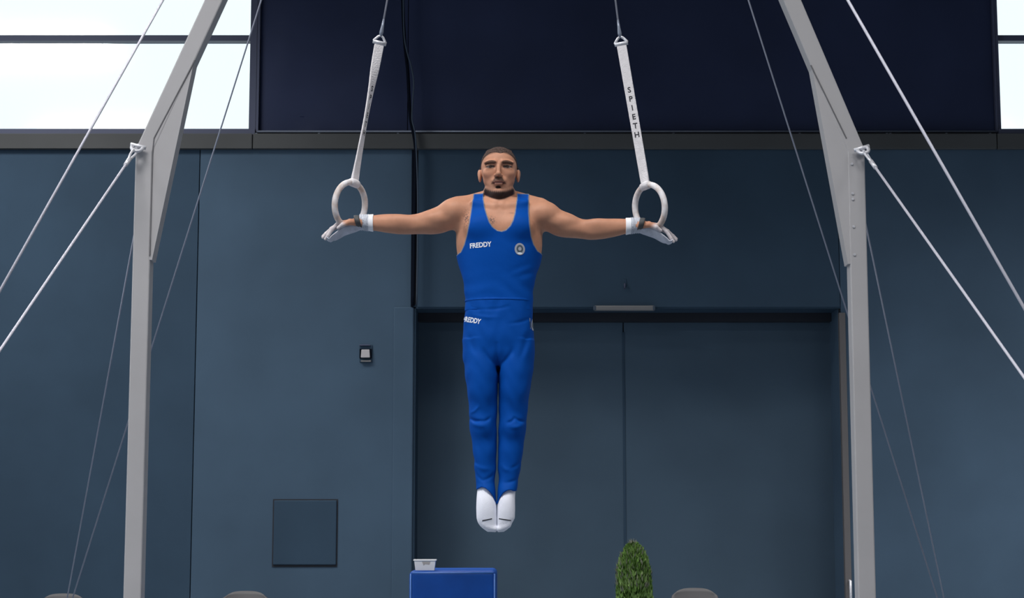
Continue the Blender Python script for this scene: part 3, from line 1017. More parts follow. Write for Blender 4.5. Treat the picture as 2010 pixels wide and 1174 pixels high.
# head
HX = 979.5
B.ell(PW(HX, 327, 0.012), (0.0795, 0.098, 0.0905), k=0.01)
B.loftz([(300, 957, 1002, -0.060, 0.05), (315, 949, 1010, -0.081, 0.06), (330, 947, 1012, -0.083, 0.06), (345, 947.5, 1011.5, -0.080, 0.055), (358, 949, 1010, -0.079, 0.04), (370, 954, 1005, -0.079, 0.03), (382, 960, 999, -0.079, 0.01), (390, 963, 996, -0.080, -0.01), (396, 969, 990, -0.072, -0.02)], k=0.018, n=2.25)
B.cone(PW(957, 377, -0.036), PW(977, 388, -0.076), 0.015, 0.014, k=0.015)      # jaw line
B.cone(PW(1002, 377, -0.036), PW(982, 388, -0.076), 0.015, 0.014, k=0.015)
B.ell(PW(HX, 384, -0.083), (0.023, 0.015, 0.015), k=0.012)                      # chin
for sx_ in (-1, 1):
    B.cone(PW(HX + sx_ * 8, 325.5, -0.090), PW(HX + sx_ * 26, 326, -0.076), 0.0095, 0.009, k=0.014)   # brow
    B.ell(PW(HX + sx_ * 16.5, 334.0, -0.094), (0.0190, 0.0165, 0.0120), k=0.012, cut=True)                 # socket
    B.ell(PW(HX + sx_ * 16.5, 334.4, -0.0705), (0.0125, 0.0125, 0.0115), k=0.002)                          # eye ball
    B.cone(PW(HX + sx_ * 10.5, 331.6, -0.0835), PW(HX + sx_ * 22.5, 332.2, -0.0780), 0.0034, 0.0034, k=0.004)  # upper lid
    B.cone(PW(HX + sx_ * 11.5, 337.4, -0.0815), PW(HX + sx_ * 22, 337.0, -0.0765), 0.0026, 0.0026, k=0.004)
    B.ell(PW(HX + sx_ * 21, 345, -0.064), (0.020, 0.014, 0.016), k=0.025)                               # cheek bone
    B.ell(PW(HX + sx_ * 37.4, 346, 0.010), (0.0085, 0.020, 0.027), k=0.006)                              # ear
    B.ell(PW(HX + sx_ * 38.4, 340, 0.018), (0.009, 0.017, 0.019), k=0.006)
    B.ell(PW(HX - 1 + sx_ * 5.2, 351.5, -0.092), (0.0085, 0.010, 0.0075), k=0.005)                         # nostril wing
    B.ell(PW(HX - 1 + sx_ * 3.6, 354.6, -0.0995), (0.0036, 0.006, 0.0030), k=0.002, cut=True)
B.cone(PW(HX - 0.5, 330, -0.086), PW(HX - 1, 349, -0.106), 0.0075, 0.0098, k=0.008)                       # nose
B.ell(PW(HX - 1, 350, -0.1045), (0.0105, 0.0115, 0.0095), k=0.006)
B.ell(PW(HX, 361, -0.080), (0.030, 0.014, 0.016), k=0.012)                                               # muzzle
B.cone(PW(HX - 10, 364.6, -0.087), PW(HX + 9, 364.6, -0.087), 0.0048, 0.0048, k=0.005)
B.cone(PW(HX - 6, 363.3, -0.0925), PW(HX + 5, 363.3, -0.0925), 0.0045, 0.0045, k=0.005)
B.cone(PW(HX - 6, 368.4, -0.0905), PW(HX + 5, 368.4, -0.0905), 0.0056, 0.0056, k=0.005)
B.cone(PW(HX - 11, 366.1, -0.0975), PW(HX + 10, 366.1, -0.0975), 0.0020, 0.0020, k=0.003, cut=True)


# hands: palm on top of the ring's lowest stretch, fingers curling over its outer side
def hand(s, wx_, wy_):
    """s: outward direction in pixels (-1 left, 1 right); (wx_, wy_): wrist pixel"""
    def p(dx, dy, y):
        return PW(wx_ + s * dx, wy_ + dy, y)
    # heel and palm
    B.cone(p(-4, 0, 0.0), p(10, -1.5, -0.002), 0.027, 0.024, k=0.012)
    for y in (-0.030, -0.010, 0.010, 0.028):
        B.cone(p(8, -1, y * 0.72), p(46, 4.0, y), 0.0150, 0.0125, k=0.012)
    # fingers: y offset, length factor
    for y, L_, dq in ((-0.034, 0.86, 8.0), (-0.0115, 1.05, 4.0), (0.0115, 1.10, 0.5), (0.033, 0.95, -3.0)):
        k0 = (46, 3.0)
        k1 = (46 + 15 * L_, 11 + dq * 0.5)
        k2 = (46 + 25 * L_, 20 + dq)
        k3 = (46 + 31 * L_, 25.5 + dq * 1.2)
        sp = 1.12
        B.cone(p(*k0, y), p(*k1, y * sp), 0.0108, 0.0095, k=0.004)
        B.cone(p(*k1, y * sp), p(*k2, y * sp * 1.04), 0.0094, 0.0083, k=0.0035)
        B.cone(p(*k2, y * sp * 1.04), p(*k3, y * sp * 1.05), 0.0082, 0.0068, k=0.0035)
    # thumb: leaves the near side of the palm and closes over the ring toward the fingers
    B.cone(p(6, 3, -0.026), p(24, 2, -0.047), 0.017, 0.0145, k=0.010)
    B.cone(p(24, 2, -0.047), p(38, 8, -0.054), 0.0125, 0.0108, k=0.006)
    B.cone(p(38, 8, -0.054), p(47, 14, -0.050), 0.0104, 0.0080, k=0.005)


hand(-1, 713, 437)
hand(1, 1248, 442)

person = empty('person', PW(977, 1043, 0.0), 'male gymnast in a blue singlet holding an iron cross on the rings', 'person')
V, Q = surface(B.xs, B.ys, B.zs, B.f)
V = relax(V, Q, 1, 0.5)


def to_px(V):
    """pixel coordinates (athlete plane) of model points, used to place natural colouring"""
    dY = 0.0 - CAM_Y
    z = V[:, 2] - CAM_Z
    fw = dY * CP + z * SP
    up_ = -dY * SP + z * CP
    return W / 2 + V[:, 0] / fw * F, H / 2 - up_ / fw * F


def sstep(a, b, x):
    t = np.clip((x - a) / (b - a), 0, 1)
    return t * t * (3 - 2 * t)


u, v = to_px(V)
yv = V[:, 1]
skin = np.array([0.53, 0.262, 0.168])
C = np.tile(skin, (len(V), 1)).astype(np.float64)


def blend(mask, col):
    global C
    mask = np.clip(mask, 0, 1)[:, None]
    C = C * (1 - mask) + np.array(col) * mask


front = sstep(-0.02, -0.045, yv)
headm = (v < 400) & (u > 930) & (u < 1030)
hm = headm.astype(float)
# natural redness of cheeks, nose, ears
blend(hm * 0.3 * np.exp(-((np.abs(u - HX) - 20) ** 2 / 60 + (v - 350) ** 2 / 60)), (0.50, 0.22, 0.15))
# stubble shade on cheeks, lips and chin, full beard along the jaw
vb = 384 - ((u - HX) / 33.0) ** 2 * 16 + 0.8 * np.sin(u * 1.7)
vlow = 397.5 - ((u - HX) / 27.0) ** 2 * 12
facey = sstep(-0.005, -0.03, yv) * sstep(36, 33, np.abs(u - HX)) * sstep(1.5, -1.5, v - vlow)
blend(hm * 0.42 * sstep(-18, 2, v - vb + 2) * facey, (0.12, 0.08, 0.07))
blend(hm * 0.97 * sstep(-4.0, 3.0, v - vb) * facey, (0.020, 0.013, 0.013))
blend(hm * front * 0.88 * sstep(353.5, 356.5, v) * sstep(369, 365.5, v) * sstep(1.5, -1.5, np.abs(u - HX + 0.5) - 5.5 - (v - 354) * 0.72), (0.055, 0.030, 0.026))
blend(hm * front * 0.8 * sstep(1.2, 0.7, ((u - HX) / 11) ** 2 + ((v - 366) / 4.0) ** 2), (0.20, 0.075, 0.06))
blend(hm * front * 0.95 * sstep(1.3, 0.6, ((u - HX + 1.5) / 5.5) ** 2 + ((v - 374) / 3.2) ** 2), (0.02, 0.014, 0.013))
blend(hm * front * 0.8 * sstep(1.3, 0.8, ((u - HX) / 13) ** 2 + ((v - 366.2) / 0.9) ** 2), (0.05, 0.02, 0.02))
# brows and eyes
for sx_ in (-1, 1):
    bu = (u - HX) * sx_
    bl = v - (326.8 - 1.2 * sstep(7, 15, bu) + 2.4 * sstep(17, 28, bu))
    blend(hm * front * 0.85 * sstep(1.35, 0.55, ((bu - 16.5) / 11.5) ** 4 + (bl / 3.3) ** 2), (0.035, 0.020, 0.017))
    e2 = ((bu - 16.5) / 7.6) ** 2 + ((v - 334.4) / 3.0) ** 2
    blend(hm * front * 0.85 * sstep(1.9, 1.0, e2), (0.06, 0.03, 0.026))
    blend(hm * front * sstep(1.0, 0.7, e2), (0.11, 0.09, 0.085))  # eye whites painted dark, the shade of the sockets put into the colour
    blend(hm * front * sstep(1.15, 0.8, ((bu - 16.5) / 3.4) ** 2 + ((v - 334.0) / 3.2) ** 2), (0.03, 0.018, 0.014))
# cropped hair shade under the hair shell
hl = Zp(303) + (yv + 0.085) * -0.75
blend(hm * 0.85 * sstep(-0.008, 0.006, V[:, 2] - hl) * sstep(376, 366, v), (0.09, 0.055, 0.045))
# tattoos on chest and ribs
tn = np.sin(u * 0.9 + 1.3 * np.sin(v * 0.5)) * np.sin(v * 0.8 + 1.1 * np.sin(u * 0.6))
blend(0.85 * sstep(-0.3, 0.2, tn) * np.exp(-((u - 966) ** 2 / 40 + (v - 441) ** 2 / 60)) * front, (0.07, 0.06, 0.07))
blend(0.8 * sstep(-0.2, 0.25, tn) * np.exp(-((u - 917) ** 2 / 40 + (v - 436) ** 2 / 260)) * front, (0.07, 0.06, 0.07))
blend(0.35 * np.exp(-((u - 1005) ** 2 / 30 + (v - 426) ** 2 / 3)) * front, (0.07, 0.06, 0.07))
# chalk on the hands
for s, wx_ in ((-1, 713), (1, 1248)):
    du = (u - wx_) * s
    arm = (np.abs(u - 980) > 240)
    blend(arm * 0.82 * sstep(30, 46, du + (v - 440) * 0.8), (0.60, 0.60, 0.65))
body = np_mesh('body', V, Q, 'skin', person, C)
tag(body, 'bare tanned skin with cropped beard')

# hair shell
sl = B._sl((X(935), -0.13, Zp(372)), (X(1026), 0.16, Zp(280)))
hx_, hy_, hz_ = B.xs[sl[0]], B.ys[sl[1]], B.zs[sl[2]]
XX, YY, ZZ = B.xyz(sl)
line = Zp(302.0) + np.clip(YY + 0.083, -0.05, 0.3) * -0.70 - 0.010 * np.exp(-((XX - X(982)) / 0.016) ** 2) + 0.006 * np.exp(-((np.abs(XX - X(HX)) - 0.035) / 0.014) ** 2)
line = np.maximum(line, Zp(366))
wob = 0.0012 * np.sin(XX * 900 + 3 * np.sin(ZZ * 500)) + 0.0010 * np.sin(YY * 800 + XX * 300)
ear = 0.012 - np.sqrt(((np.abs(XX - X(HX)) - 0.09) / 1.6) ** 2 + (YY - 0.02) ** 2 + (ZZ - Zp(341)) ** 2) * 0.45
fh = np.maximum(B.f[sl] - 0.0022 - wob, np.maximum(line - ZZ, ear))
hv, hq = surface(hx_, hy_, hz_, fh)
np_mesh('hair', relax(hv, hq, 1), hq, 'hair', person)

# singlet
neck_l = [(950, 380), (950, 396), (953, 415), (957, 430), (962, 445), (968, 454), (977, 460.5), (985, 462)]
neck_r = [(993, 459.5), (1001, 452), (1006, 442), (1009.5, 428), (1012, 410), (1014, 394), (1014, 380)]
arm_out_l = [(929, 380), (927, 400), (924.5, 420), (921.5, 445), (917, 466), (911, 485), (904.5, 497), (890, 502)]
arm_out_r = [(1070, 500), (1055.5, 495), (1048, 484), (1043, 470), (1040, 450), (1038.5, 425), (1038.5, 405), (1039, 380)]
outl = neck_l + neck_r + arm_out_r[::-1] + [(1075, 612), (885, 612)] + arm_out_l[::-1]
polyS = [XZ(*p_) for p_ in outl]
gx = steps([(X(888), X(1072), 0.0028)])
gy = steps([(-0.16, 0.165, 0.0034)])
gz = steps([(Zp(616), Zp(378), 0.0028)])
S = Field(gx, gy, gz)


def resample(Fd, gx, gy, gz):
    r = Fd.f
    for ax, (a, g_) in enumerate(((Fd.xs, gx), (Fd.ys, gy), (Fd.zs, gz))):
        i = np.clip(np.searchsorted(a, g_) - 1, 0, len(a) - 2)
        t = np.clip((g_ - a[i]) / (a[i + 1] - a[i]), 0, 1).astype(np.float32)
        sh = [1, 1, 1]; sh[ax] = len(g_)
        t = t.reshape(sh)
        r = np.take(r, i, axis=ax) * (1 - t) + np.take(r, i + 1, axis=ax) * t
    return r


bf = resample(B, gx, gy, gz)
sd2 = poly_sd(gx[:, None].astype(float), gz[None, :].astype(float), polyS)
GX, GY, GZ = gx[:, None, None], gy[None, :, None], gz[None, None, :]
fold = 0.0012 * np.sin((GX * 30 + GZ * 75) + 2.2 * np.sin(GX * 22)) * np.exp(-((GZ - Zp(575)) / 0.06) ** 2)
fold = fold + 0.0010 * np.sin(GX * 60 - GZ * 90 + 1.5 * np.sin(GZ * 40)) * np.exp(-((GZ - Zp(540)) / 0.05) ** 2) * np.exp(-((GX - X(1030)) / 0.06) ** 2)
fs = np.maximum(bf - 0.0042 - fold, sd2[:, None, :].astype(np.float32))
sv, sq = surface(gx, gy, gz, fs)
sv = relax(sv, sq, 2, 0.5)
e_d = poly_sd(sv[:, 0], sv[:, 2], polyS)
su, sv_px = to_px(sv)
trim = sstep(-0.0060, -0.0030, e_d) * (sv_px < 520)
SCOL = np.tile(np.array([0.0015, 0.064, 0.345]), (len(sv), 1)) * (1 - trim[:, None]) + np.array([0.22, 0.24, 0.27]) * trim[:, None]
singlet = np_mesh('singlet', sv, sq, 'lycra', person, SCOL)

# trousers: own fuller shape
tx = steps([(X(896), X(1064), 0.0030)])
ty = steps([(-0.135, 0.16, 0.0038)])
tz = steps([(Zp(998), Zp(580), 0.0034)])
T = Field(tx, ty, tz)
T.loftz([(584, 913, 1046, -0.099, 0.093), (600, 913.5, 1045.5, -0.101, 0.096), (620, 912, 1045, -0.102, 0.1), (645, 909.5, 1047, -0.104, 0.112), (670, 908.5, 1048.5, -0.103, 0.12), (690, 909, 1049, -0.096, 0.12), (708, 911, 1048, -0.080, 0.11), (722, 930, 1028, -0.05, 0.09)], k=0.01, n=2.2)
legL = [(668, 909, 982, -0.088, 0.115), (700, 910, 979.5, -0.09, 0.108), (730, 912, 978.5, -0.088, 0.10), (760, 916, 977.2, -0.083, 0.09), (800, 920.5, 976, -0.074, 0.07), (822, 921, 975.4, -0.070, 0.06), (840, 922, 975, -0.066, 0.058), (880, 928, 975, -0.056, 0.066), (920, 931, 973.4, -0.048, 0.058), (945, 934, 971.5, -0.045, 0.05), (965, 935, 972.5, -0.062, 0.045), (992, 934, 975, -0.072, 0.04)]
legR = [(668, 976, 1049, -0.088, 0.115), (700, 978.5, 1049, -0.09, 0.108), (730, 978.6, 1046, -0.088, 0.10), (760, 978.6, 1041.5, -0.083, 0.09), (800, 979, 1036, -0.074, 0.07), (822, 979, 1034, -0.070, 0.06), (840, 978.6, 1033, -0.066, 0.058), (880, 977.6, 1027, -0.056, 0.066), (920, 977.4, 1022, -0.048, 0.058), (945, 978.5, 1017, -0.045, 0.05), (965, 977, 1014, -0.062, 0.045), (992, 975, 1013, -0.072, 0.04)]
T.loftz(legL, k=0.010, n=2.15)
T.loftz(legR, k=0.006, n=2.15)
# muscle fullness and the knee
for sx_, ku in ((-1, 948), (1, 1007)):
    T.ell(PW(ku - sx_ * -2, 745, -0.06), (0.05, 0.038, 0.11), k=0.03)
    T.ell(PW(ku, 838, -0.052), (0.036, 0.026, 0.045), k=0.02)
TX, TY, TZ = T.xyz((slice(None),) * 3)


def crease(px0, py0, px1, py1, w_, amp, y0=-0.03):
    a = np.array(XZ(px0, py0)); b = np.array(XZ(px1, py1)); e = b - a
    t = np.clip(((TX - a[0]) * e[0] + (TZ - a[1]) * e[1]) / (e @ e), 0, 1)
    # sagging arc
    sag = 0.006 * np.sin(np.pi * t)
    d2 = (TX - a[0] - t * e[0]) ** 2 + (TZ - a[1] - t * e[1] + sag) ** 2
    T.f += (amp * np.exp(-d2 / (w_ * w_)) * np.sin(np.pi * np.clip(t * 0.8 + 0.1, 0, 1)) * (TY < y0 + 0.05)).astype(np.float32)


for c_ in ((923, 822, 946, 829, 0.007, 0.008), (946, 829, 962, 822, 0.007, 0.006), (924, 812, 940, 800, 0.006, -0.004), (926, 832, 955, 838, 0.010, -0.005),
           (996, 832, 1010, 823, 0.007, 0.007), (1010, 823, 1030, 828, 0.007, 0.006), (1000, 840, 1026, 836, 0.010, -0.005),
           (929, 898, 938, 912, 0.006, 0.004), (932, 925, 948, 944, 0.007, 0.005), (948, 944, 970, 930, 0.007, 0.004), (935, 915, 960, 922, 0.010, -0.004),
           (1004, 920, 1022, 905, 0.007, 0.004), (985, 915, 1000, 925, 0.009, -0.004), (990, 948, 1016, 940, 0.007, 0.004),
           (950, 690, 966, 715, 0.010, 0.006), (1006, 690, 990, 715, 0.010, 0.006), (920, 660, 936, 700, 0.012, 0.004), (1035, 660, 1022, 705, 0.012, 0.004),
           (916, 606, 950, 612, 0.006, 0.003), (950, 612, 1000, 606, 0.006, 0.003), (930, 622, 975, 628, 0.008, -0.003), (1000, 640, 1040, 628, 0.008, 0.003),
           (975, 680, 978, 730, 0.010, 0.010)):
    crease(*c_)
T.f += (0.0014 * np.sin(TZ * 60 + 2 * np.sin(TX * 45)) * np.sin(TX * 40 + TZ * 12)).astype(np.float32)
hem = [(880, 588.5), (1080, 588.5), (1080, 962), (1018, 963), (1009, 965), (1002, 962.5), (995, 964), (989, 968), (981, 978), (977.5, 988), (974.5, 991), (972, 984), (968, 975), (960, 964.5), (953, 959), (947, 957), (941, 958.5), (936, 962), (880, 962)]
polyT = [XZ(*p_) for p_ in hem]
sdT = poly_sd(tx[:, None].astype(float), tz[None, :].astype(float), polyT)
ft = np.maximum(T.f, sdT[:, None, :].astype(np.float32))
tv, tq = surface(tx, ty, tz, ft)
trousers = np_mesh('trousers', relax(tv, tq, 2), tq, 'trouser', person)

# socks
sock_rows = {-1: [(946, 938.5, 968, -0.034, 0.044), (962, 937, 970, -0.044, 0.042), (980, 935.5, 973.2, -0.056, 0.034), (1000, 935, 974.6, -0.058, 0.020), (1016, 935.6, 975, -0.053, 0.008), (1024, 937.5, 975, -0.049, 0.001), (1033, 943, 975, -0.043, -0.006), (1039, 950, 974.5, -0.038, -0.011), (1044, 957, 972.5, -0.032, -0.016)],
             1: [(946, 980.5, 1014, -0.034, 0.044), (962, 979, 1012, -0.044, 0.042), (980, 977, 1011, -0.056, 0.034), (1000, 976, 1011.2, -0.058, 0.020), (1016, 975.8, 1010.5, -0.053, 0.008), (1024, 975.8, 1007, -0.049, 0.001), (1033, 976, 1001, -0.043, -0.006), (1039, 976.4, 995, -0.038, -0.011), (1044, 978, 989, -0.032, -0.016)]}
sock_bvh = {}
for s in (-1, 1):
    xl_, xr_ = (930, 980) if s < 0 else (971, 1020)
    kx = steps([(X(xl_), X(xr_), 0.0022)]); ky = steps([(-0.08, 0.06, 0.0026)]); kz = steps([(Zp(1050), Zp(938), 0.0024)])
    K = Field(kx, ky, kz)
    K.loftz(sock_rows[s], k=0.004, n=2.2)
    for i in range(5):         # toes showing through the knit
        u0 = (972 - i * 5.2) if s < 0 else (979 + i * 5.2)
        K.ell(PW(u0, 1038 - i * 1.6 - (i == 4) * 2, -0.026), (0.0075 if i else 0.0095, 0.015, 0.013), k=0.007)
    kv, kq = surface(kx, ky, kz, K.f)
    kv = relax(kv, kq, 2)
    so_ = np_mesh('sock', kv, kq, 'sock', person)
    sock_bvh[s] = (so_, BVHTree.FromPolygons([Vector(p_) for p_ in kv], [tuple(int(i) for i in q_) for q_ in kq]))


def project(verts, faces, bvh, name, m, parent, off=0.0012):
    """lay a flat print drawn in (x, z) onto the front of a surface"""
    vs = []
    for (x, z) in verts:
        h = bvh.ray_cast(Vector((x, -1.0, z)), Vector((0, 1, 0)))
        if h[0] is None:
            h = bvh.find_nearest(Vector((x, -0.06, z)))
        vs.append(h[0] + h[1] * off if h[1].y < 0 else h[0] - h[1] * off)
    return MB().add(vs, faces).build(name, m, parent)


def subdivided_text(body_, size, offset, spacing=1.0, shear=0.0):
    v, f = text_mesh(body_, size, offset, shear, spacing)
    return v, f


# sock stripes
for s, (a, b) in ((-1, ((947, 1022.5), (966, 1018.5))), (1, ((979.5, 1018.5), (1003, 1022)))):
    n = 10
    vs = []
    for i in range(n + 1):
        t = i / n
        x, z = XZ(a[0] + (b[0] - a[0]) * t, a[1] + (b[1] - a[1]) * t)
        vs += [(x, z + 0.0022), (x, z - 0.0022)]
    fsx = [(2 * i, 2 * i + 2, 2 * i + 3, 2 * i + 1) for i in range(n)]
    project(vs, fsx, sock_bvh[s][1], 'sock_stripe', 'print_black', sock_bvh[s][0], 0.001)

bvh_s = BVHTree.FromPolygons([Vector(p_) for p_ in sv], [tuple(int(i) for i in q_) for q_ in sq])
tvv = relax(tv, tq, 2)
bvh_t = BVHTree.FromPolygons([Vector(p_) for p_ in tvv], [tuple(int(i) for i in q_) for q_ in tq])


def chest_text(cpx, cpy, width_px, height_px, ang, bvh, parent):
    v, f = text_mesh('FREDDY', 0.05, 0.0016, 0.0, 0.98)
    P = np.array(v)
    w_ = P[:, 0].max() - P[:, 0].min(); h_ = P[:, 1].max() - P[:, 1].min()
    cx, cz = XZ(cpx, cpy)
    P[:, 0] = (P[:, 0] - (P[:, 0].max() + P[:, 0].min()) / 2) / w_ * width_px * PXM
    P[:, 1] = (P[:, 1] - (P[:, 1].max() + P[:, 1].min()) / 2) / h_ * height_px * PXM
    ca, sa = math.cos(ang), math.sin(ang)
    verts = [(cx + a * ca - b * sa, cz + a * sa + b * ca) for a, b in P[:, :2]]
    project(verts, f, bvh, 'lettering', 'print_white', parent)


chest_text(944.5, 488, 42, 10.0, math.radians(3), bvh_s, singlet)
chest_text(927, 632, 36, 10.0, math.radians(-14), bvh_t, trousers)


def disc(cpx, cpy, rx, rz, inner, bvh, parent, name, m, off):
    cx, cz = XZ(cpx, cpy)
    n = 28
    vs, fs_ = [], []
    if inner <= 0:
        vs = [(cx, cz)]
        for ring in (0.5, 1.0):
            vs += [(cx + rx * PXM * ring * math.cos(2 * math.pi * i / n), cz + rz * PXM * ring * math.sin(2 * math.pi * i / n)) for i in range(n)]
        fs_ = [(0, 1 + i, 1 + (i + 1) % n) for i in range(n)] + [(1 + i, 1 + n + i, 1 + n + (i + 1) % n, 1 + (i + 1) % n) for i in range(n)]
    else:
        for ring in (inner, 1.0):
            vs += [(cx + rx * PXM * ring * math.cos(2 * math.pi * i / n), cz + rz * PXM * ring * math.sin(2 * math.pi * i / n)) for i in range(n)]
        fs_ = [(i, n + i, n + (i + 1) % n, (i + 1) % n) for i in range(n)]
    return project(vs, fs_, bvh, name, m, parent, off)


disc(1020, 496, 10.0, 11.8, 0, bvh_s, singlet, 'emblem', 'emblem', 0.0012)
disc(1020, 495.5, 6.4, 7.6, 0, bvh_s, singlet, 'emblem_centre', 'emblem_dark', 0.0018)
disc(1020, 495.5, 3.2, 3.8, 0, bvh_s, singlet, 'emblem_star', 'emblem', 0.0024)
disc(1020, 504.3, 4.8, 2.2, 0, bvh_s, singlet, 'emblem_scroll', 'print_white', 0.0024)
# badge on the side of the trousers
disc(1045.5, 639, 3.2, 11.5, 0, bvh_t, trousers, 'emblem', 'emblem', 0.0012)
disc(1045.8, 639, 1.8, 7.0, 0, bvh_t, trousers, 'emblem_centre', 'emblem_dark', 0.002)
# waistband seam
wb = []
for an in np.linspace(0, 2 * math.pi, 97)[:-1]:
    dx, dy = math.cos(an), math.sin(an)
    o_ = Vector((X(979.5), 0, Zp(590.5)))
    h = bvh_t.ray_cast(o_ + Vector((dx, dy, -0.004)) * 1.0, Vector((-dx, -dy, 0)))
    if h[0] is not None:
        wb.append(h[0] + Vector((dx, dy, 0)) * 0.0006)
MB().tube(wb, 0.0016, 6, closed=True).build('waistband', 'trouser', trousers, smooth=True)


# wrist supports
def sleeve(rows, a, b, name, m, extra, ripple=0.0, freq=0.0):
    """band around a lofted forearm between pixels a and b"""
    x0, x1 = X(a), X(b)
    vs, fs_ = [], []
    n, N = 28, 18
    for i in range(N + 1):
        x = x0 + (x1 - x0) * i / N
        xc = np.clip(x, rows[0, 0], rows[-1, 0])
        cz, rz, cy, ry = [float(herm(np.array([xc]), rows[:, 0], rows[:, j])[0]) for j in (1, 2, 3, 4)]
        e = extra + ripple * math.sin(freq * i) - (0.004 if i in (0, N) else 0)
        for k in range(n):
            an = 2 * math.pi * k / n
            vs.append((x, cy + (ry + e) * math.cos(an), cz + (rz + e) * math.sin(an)))
    for i in range(N):
        for k in range(n):
            fs_.append((i * n + k, i * n + (k + 1) % n, (i + 1) * n + (k + 1) % n, (i + 1) * n + k))
    fs_ += [tuple(range(n)), tuple(N * n + k for k in range(n))]
    return MB().add(vs, fs_).build(name, m, person, smooth=True)


sleeve(RL, 722.5, 733, 'wrist_tape', 'tape', 0.0055)
sleeve(RL, 705, 723.5, 'wrist_wrap', 'wrap', 0.0068, 0.0024, 1.9)
sleeve(RR, 1228, 1239, 'wrist_tape', 'tape', 0.0055)
sleeve(RR, 1237.5, 1257, 'wrist_wrap', 'wrap', 0.0068, 0.0024, 1.9)


# leather hand grips: a flap from the wrap, under the ring and round the fingers
def grip(s, wx_, wy_):
    path = [(4, 13), (14, 18), (24, 21), (34, 24), (44, 29), (53, 34), (60, 36), (66, 36), (71, 33.5)]
    pts = smooth_path([PW(wx_ + s * a, wy_ + b, 0) for a, b in path], 4)
    vs, fs_ = [], []
    ny = 10
    for i, p_ in enumerate(pts):
        t = i / (len(pts) - 1)
        hw = 0.030 + 0.014 * math.sin(min(1, t * 1.6) * math.pi / 2)
        for j in range(ny + 1):
            q = -1 + 2 * j / ny
            vs.append((p_.x, -0.004 + q * hw, p_.z + (0.031 * abs(math.sin(min(1, t * 1.2) * math.pi)) ** 0.7 + 0.003) * abs(q) ** 1.7 + 0.002 * math.sin(7 * q + 9 * t)))
    m_ = ny + 1
    for i in range(len(pts) - 1):
        for j in range(ny):
            fs_.append((i * m_ + j, (i + 1) * m_ + j, (i + 1) * m_ + j + 1, i * m_ + j + 1))
    o = MB().add(vs, fs_).build('hand_grip', 'leather', person, smooth=True)
    md = o.modifiers.new('thickness', 'SOLIDIFY')
    md.thickness = 0.004
    md.offset = 0
    # dark strap buckled round the hand next to the wrap
    vs, fs_ = [], []
    nk_, nn = 5, 26
    for i in range(nk_):
        for k in range(nn):
            an = 2 * math.pi * k / nn
            lean_ = -3.0 * math.sin(an)                      # strap slants toward the fingers at the top
            p_ = PW(wx_ + s * (4.5 + i * 2.6 - lean_), wy_ - 0.5, 0)
            e_ = 0.0015 if i in (0, nk_ - 1) else 0.003
            vs.append((p_[0], -0.014 + (0.047 + e_) * math.cos(an), p_[2] + (0.0265 + e_) * math.sin(an)))
    for i in range(nk_ - 1):
        for k in range(nn):
            fs_.append((i * nn + k, i * nn + (k + 1) % nn, (i + 1) * nn + (k + 1) % nn, (i + 1) * nn + k))
    o = MB().add(vs, fs_).build('grip_strap', 'leather_dark', person, smooth=True)
    md = o.modifiers.new('thickness', 'SOLIDIFY')
    md.thickness = 0.003


grip(-1, 713, 437)
grip(1, 1248, 442)

# ------------------------------------------------------------------ blue block with the chalk tub
BY = 3.0
b0, b1 = at(803, 1150, BY).x, at(974, 1150, BY).x
bz = at(900, 1120, BY).z
blk = empty('foam_block', ((b0 + b1) / 2, BY + 0.3, 0), 'tall blue vinyl covered foam block in front of the doorway', 'foam block')
MB().box(b0, b1, BY, BY + 0.85, 0, bz).build('cover', 'vinyl_blue', blk, smooth=True, bevel=0.03, seg=4)
for (p0, p1) in (((b0 + 0.01, BY + 0.004, 0.03), (b0 + 0.01, BY + 0.004, bz - 0.02)), ((b1 - 0.01, BY + 0.004, 0.03), (b1 - 0.01, BY + 0.004, bz - 0.02)),
                 ((b0 + 0.02, BY + 0.004, bz - 0.016), (b1 - 0.02, BY + 0.004, bz - 0.016))):
    MB().tube([p0, p1], 0.005, 8).build('piping', 'vinyl_edge', blk, smooth=True)
TYc = BY + 0.10
c0, c1 = at(816, 1110, TYc).x, at(853, 1110, TYc).x
hgt = (at(830, 1098, TYc).z - bz)
tub = empty('chalk_tub', ((c0 + c1) / 2, TYc, bz), 'white tapered tub standing on the blue foam block', 'tub')
cxm, hw0, hw1, hd0, hd1 = (c0 + c1) / 2, (c1 - c0) / 2, (c1 - c0) / 2 + 0.009, 0.045, 0.055
wall_v, wall_f = [], []
prof = [(0.0, hw0, hd0), (hgt - 0.008, hw1 - 0.002, hd1 - 0.002), (hgt - 0.008, hw1 + 0.003, hd1 + 0.003), (hgt, hw1 + 0.003, hd1 + 0.003), (hgt, hw1 - 0.005, hd1 - 0.005), (0.004, hw0 - 0.004, hd0 - 0.004)]
for (z, a, b) in prof:
    wall_v += [(cxm - a, TYc - b, bz + z), (cxm + a, TYc - b, bz + z), (cxm + a, TYc + b, bz + z), (cxm - a, TYc + b, bz + z)]
for i in range(len(prof) - 1):
    for k in range(4):
        wall_f.append((i * 4 + k, i * 4 + (k + 1) % 4, i * 4 + 4 + (k + 1) % 4, i * 4 + 4 + k))
wall_f += [(3, 2, 1, 0), tuple(len(wall_v) - 4 + k for k in range(4))]
MB().add(wall_v, wall_f).build('tub_wall', 'tub', tub)
tl = (hw1 - hw0) / hgt
pv = []
for (fx, fz) in ((-0.3, 0.80), (0.62, 0.80), (0.5, 0.50), (0.05, 0.55), (-0.12, 0.42)):
    z = fz * hgt
    yy = TYc - (hd0 + (hd1 - 0.002 - hd0) * fz) - 0.0012
    pv.append((cxm + fx * hw0, yy, bz + z))
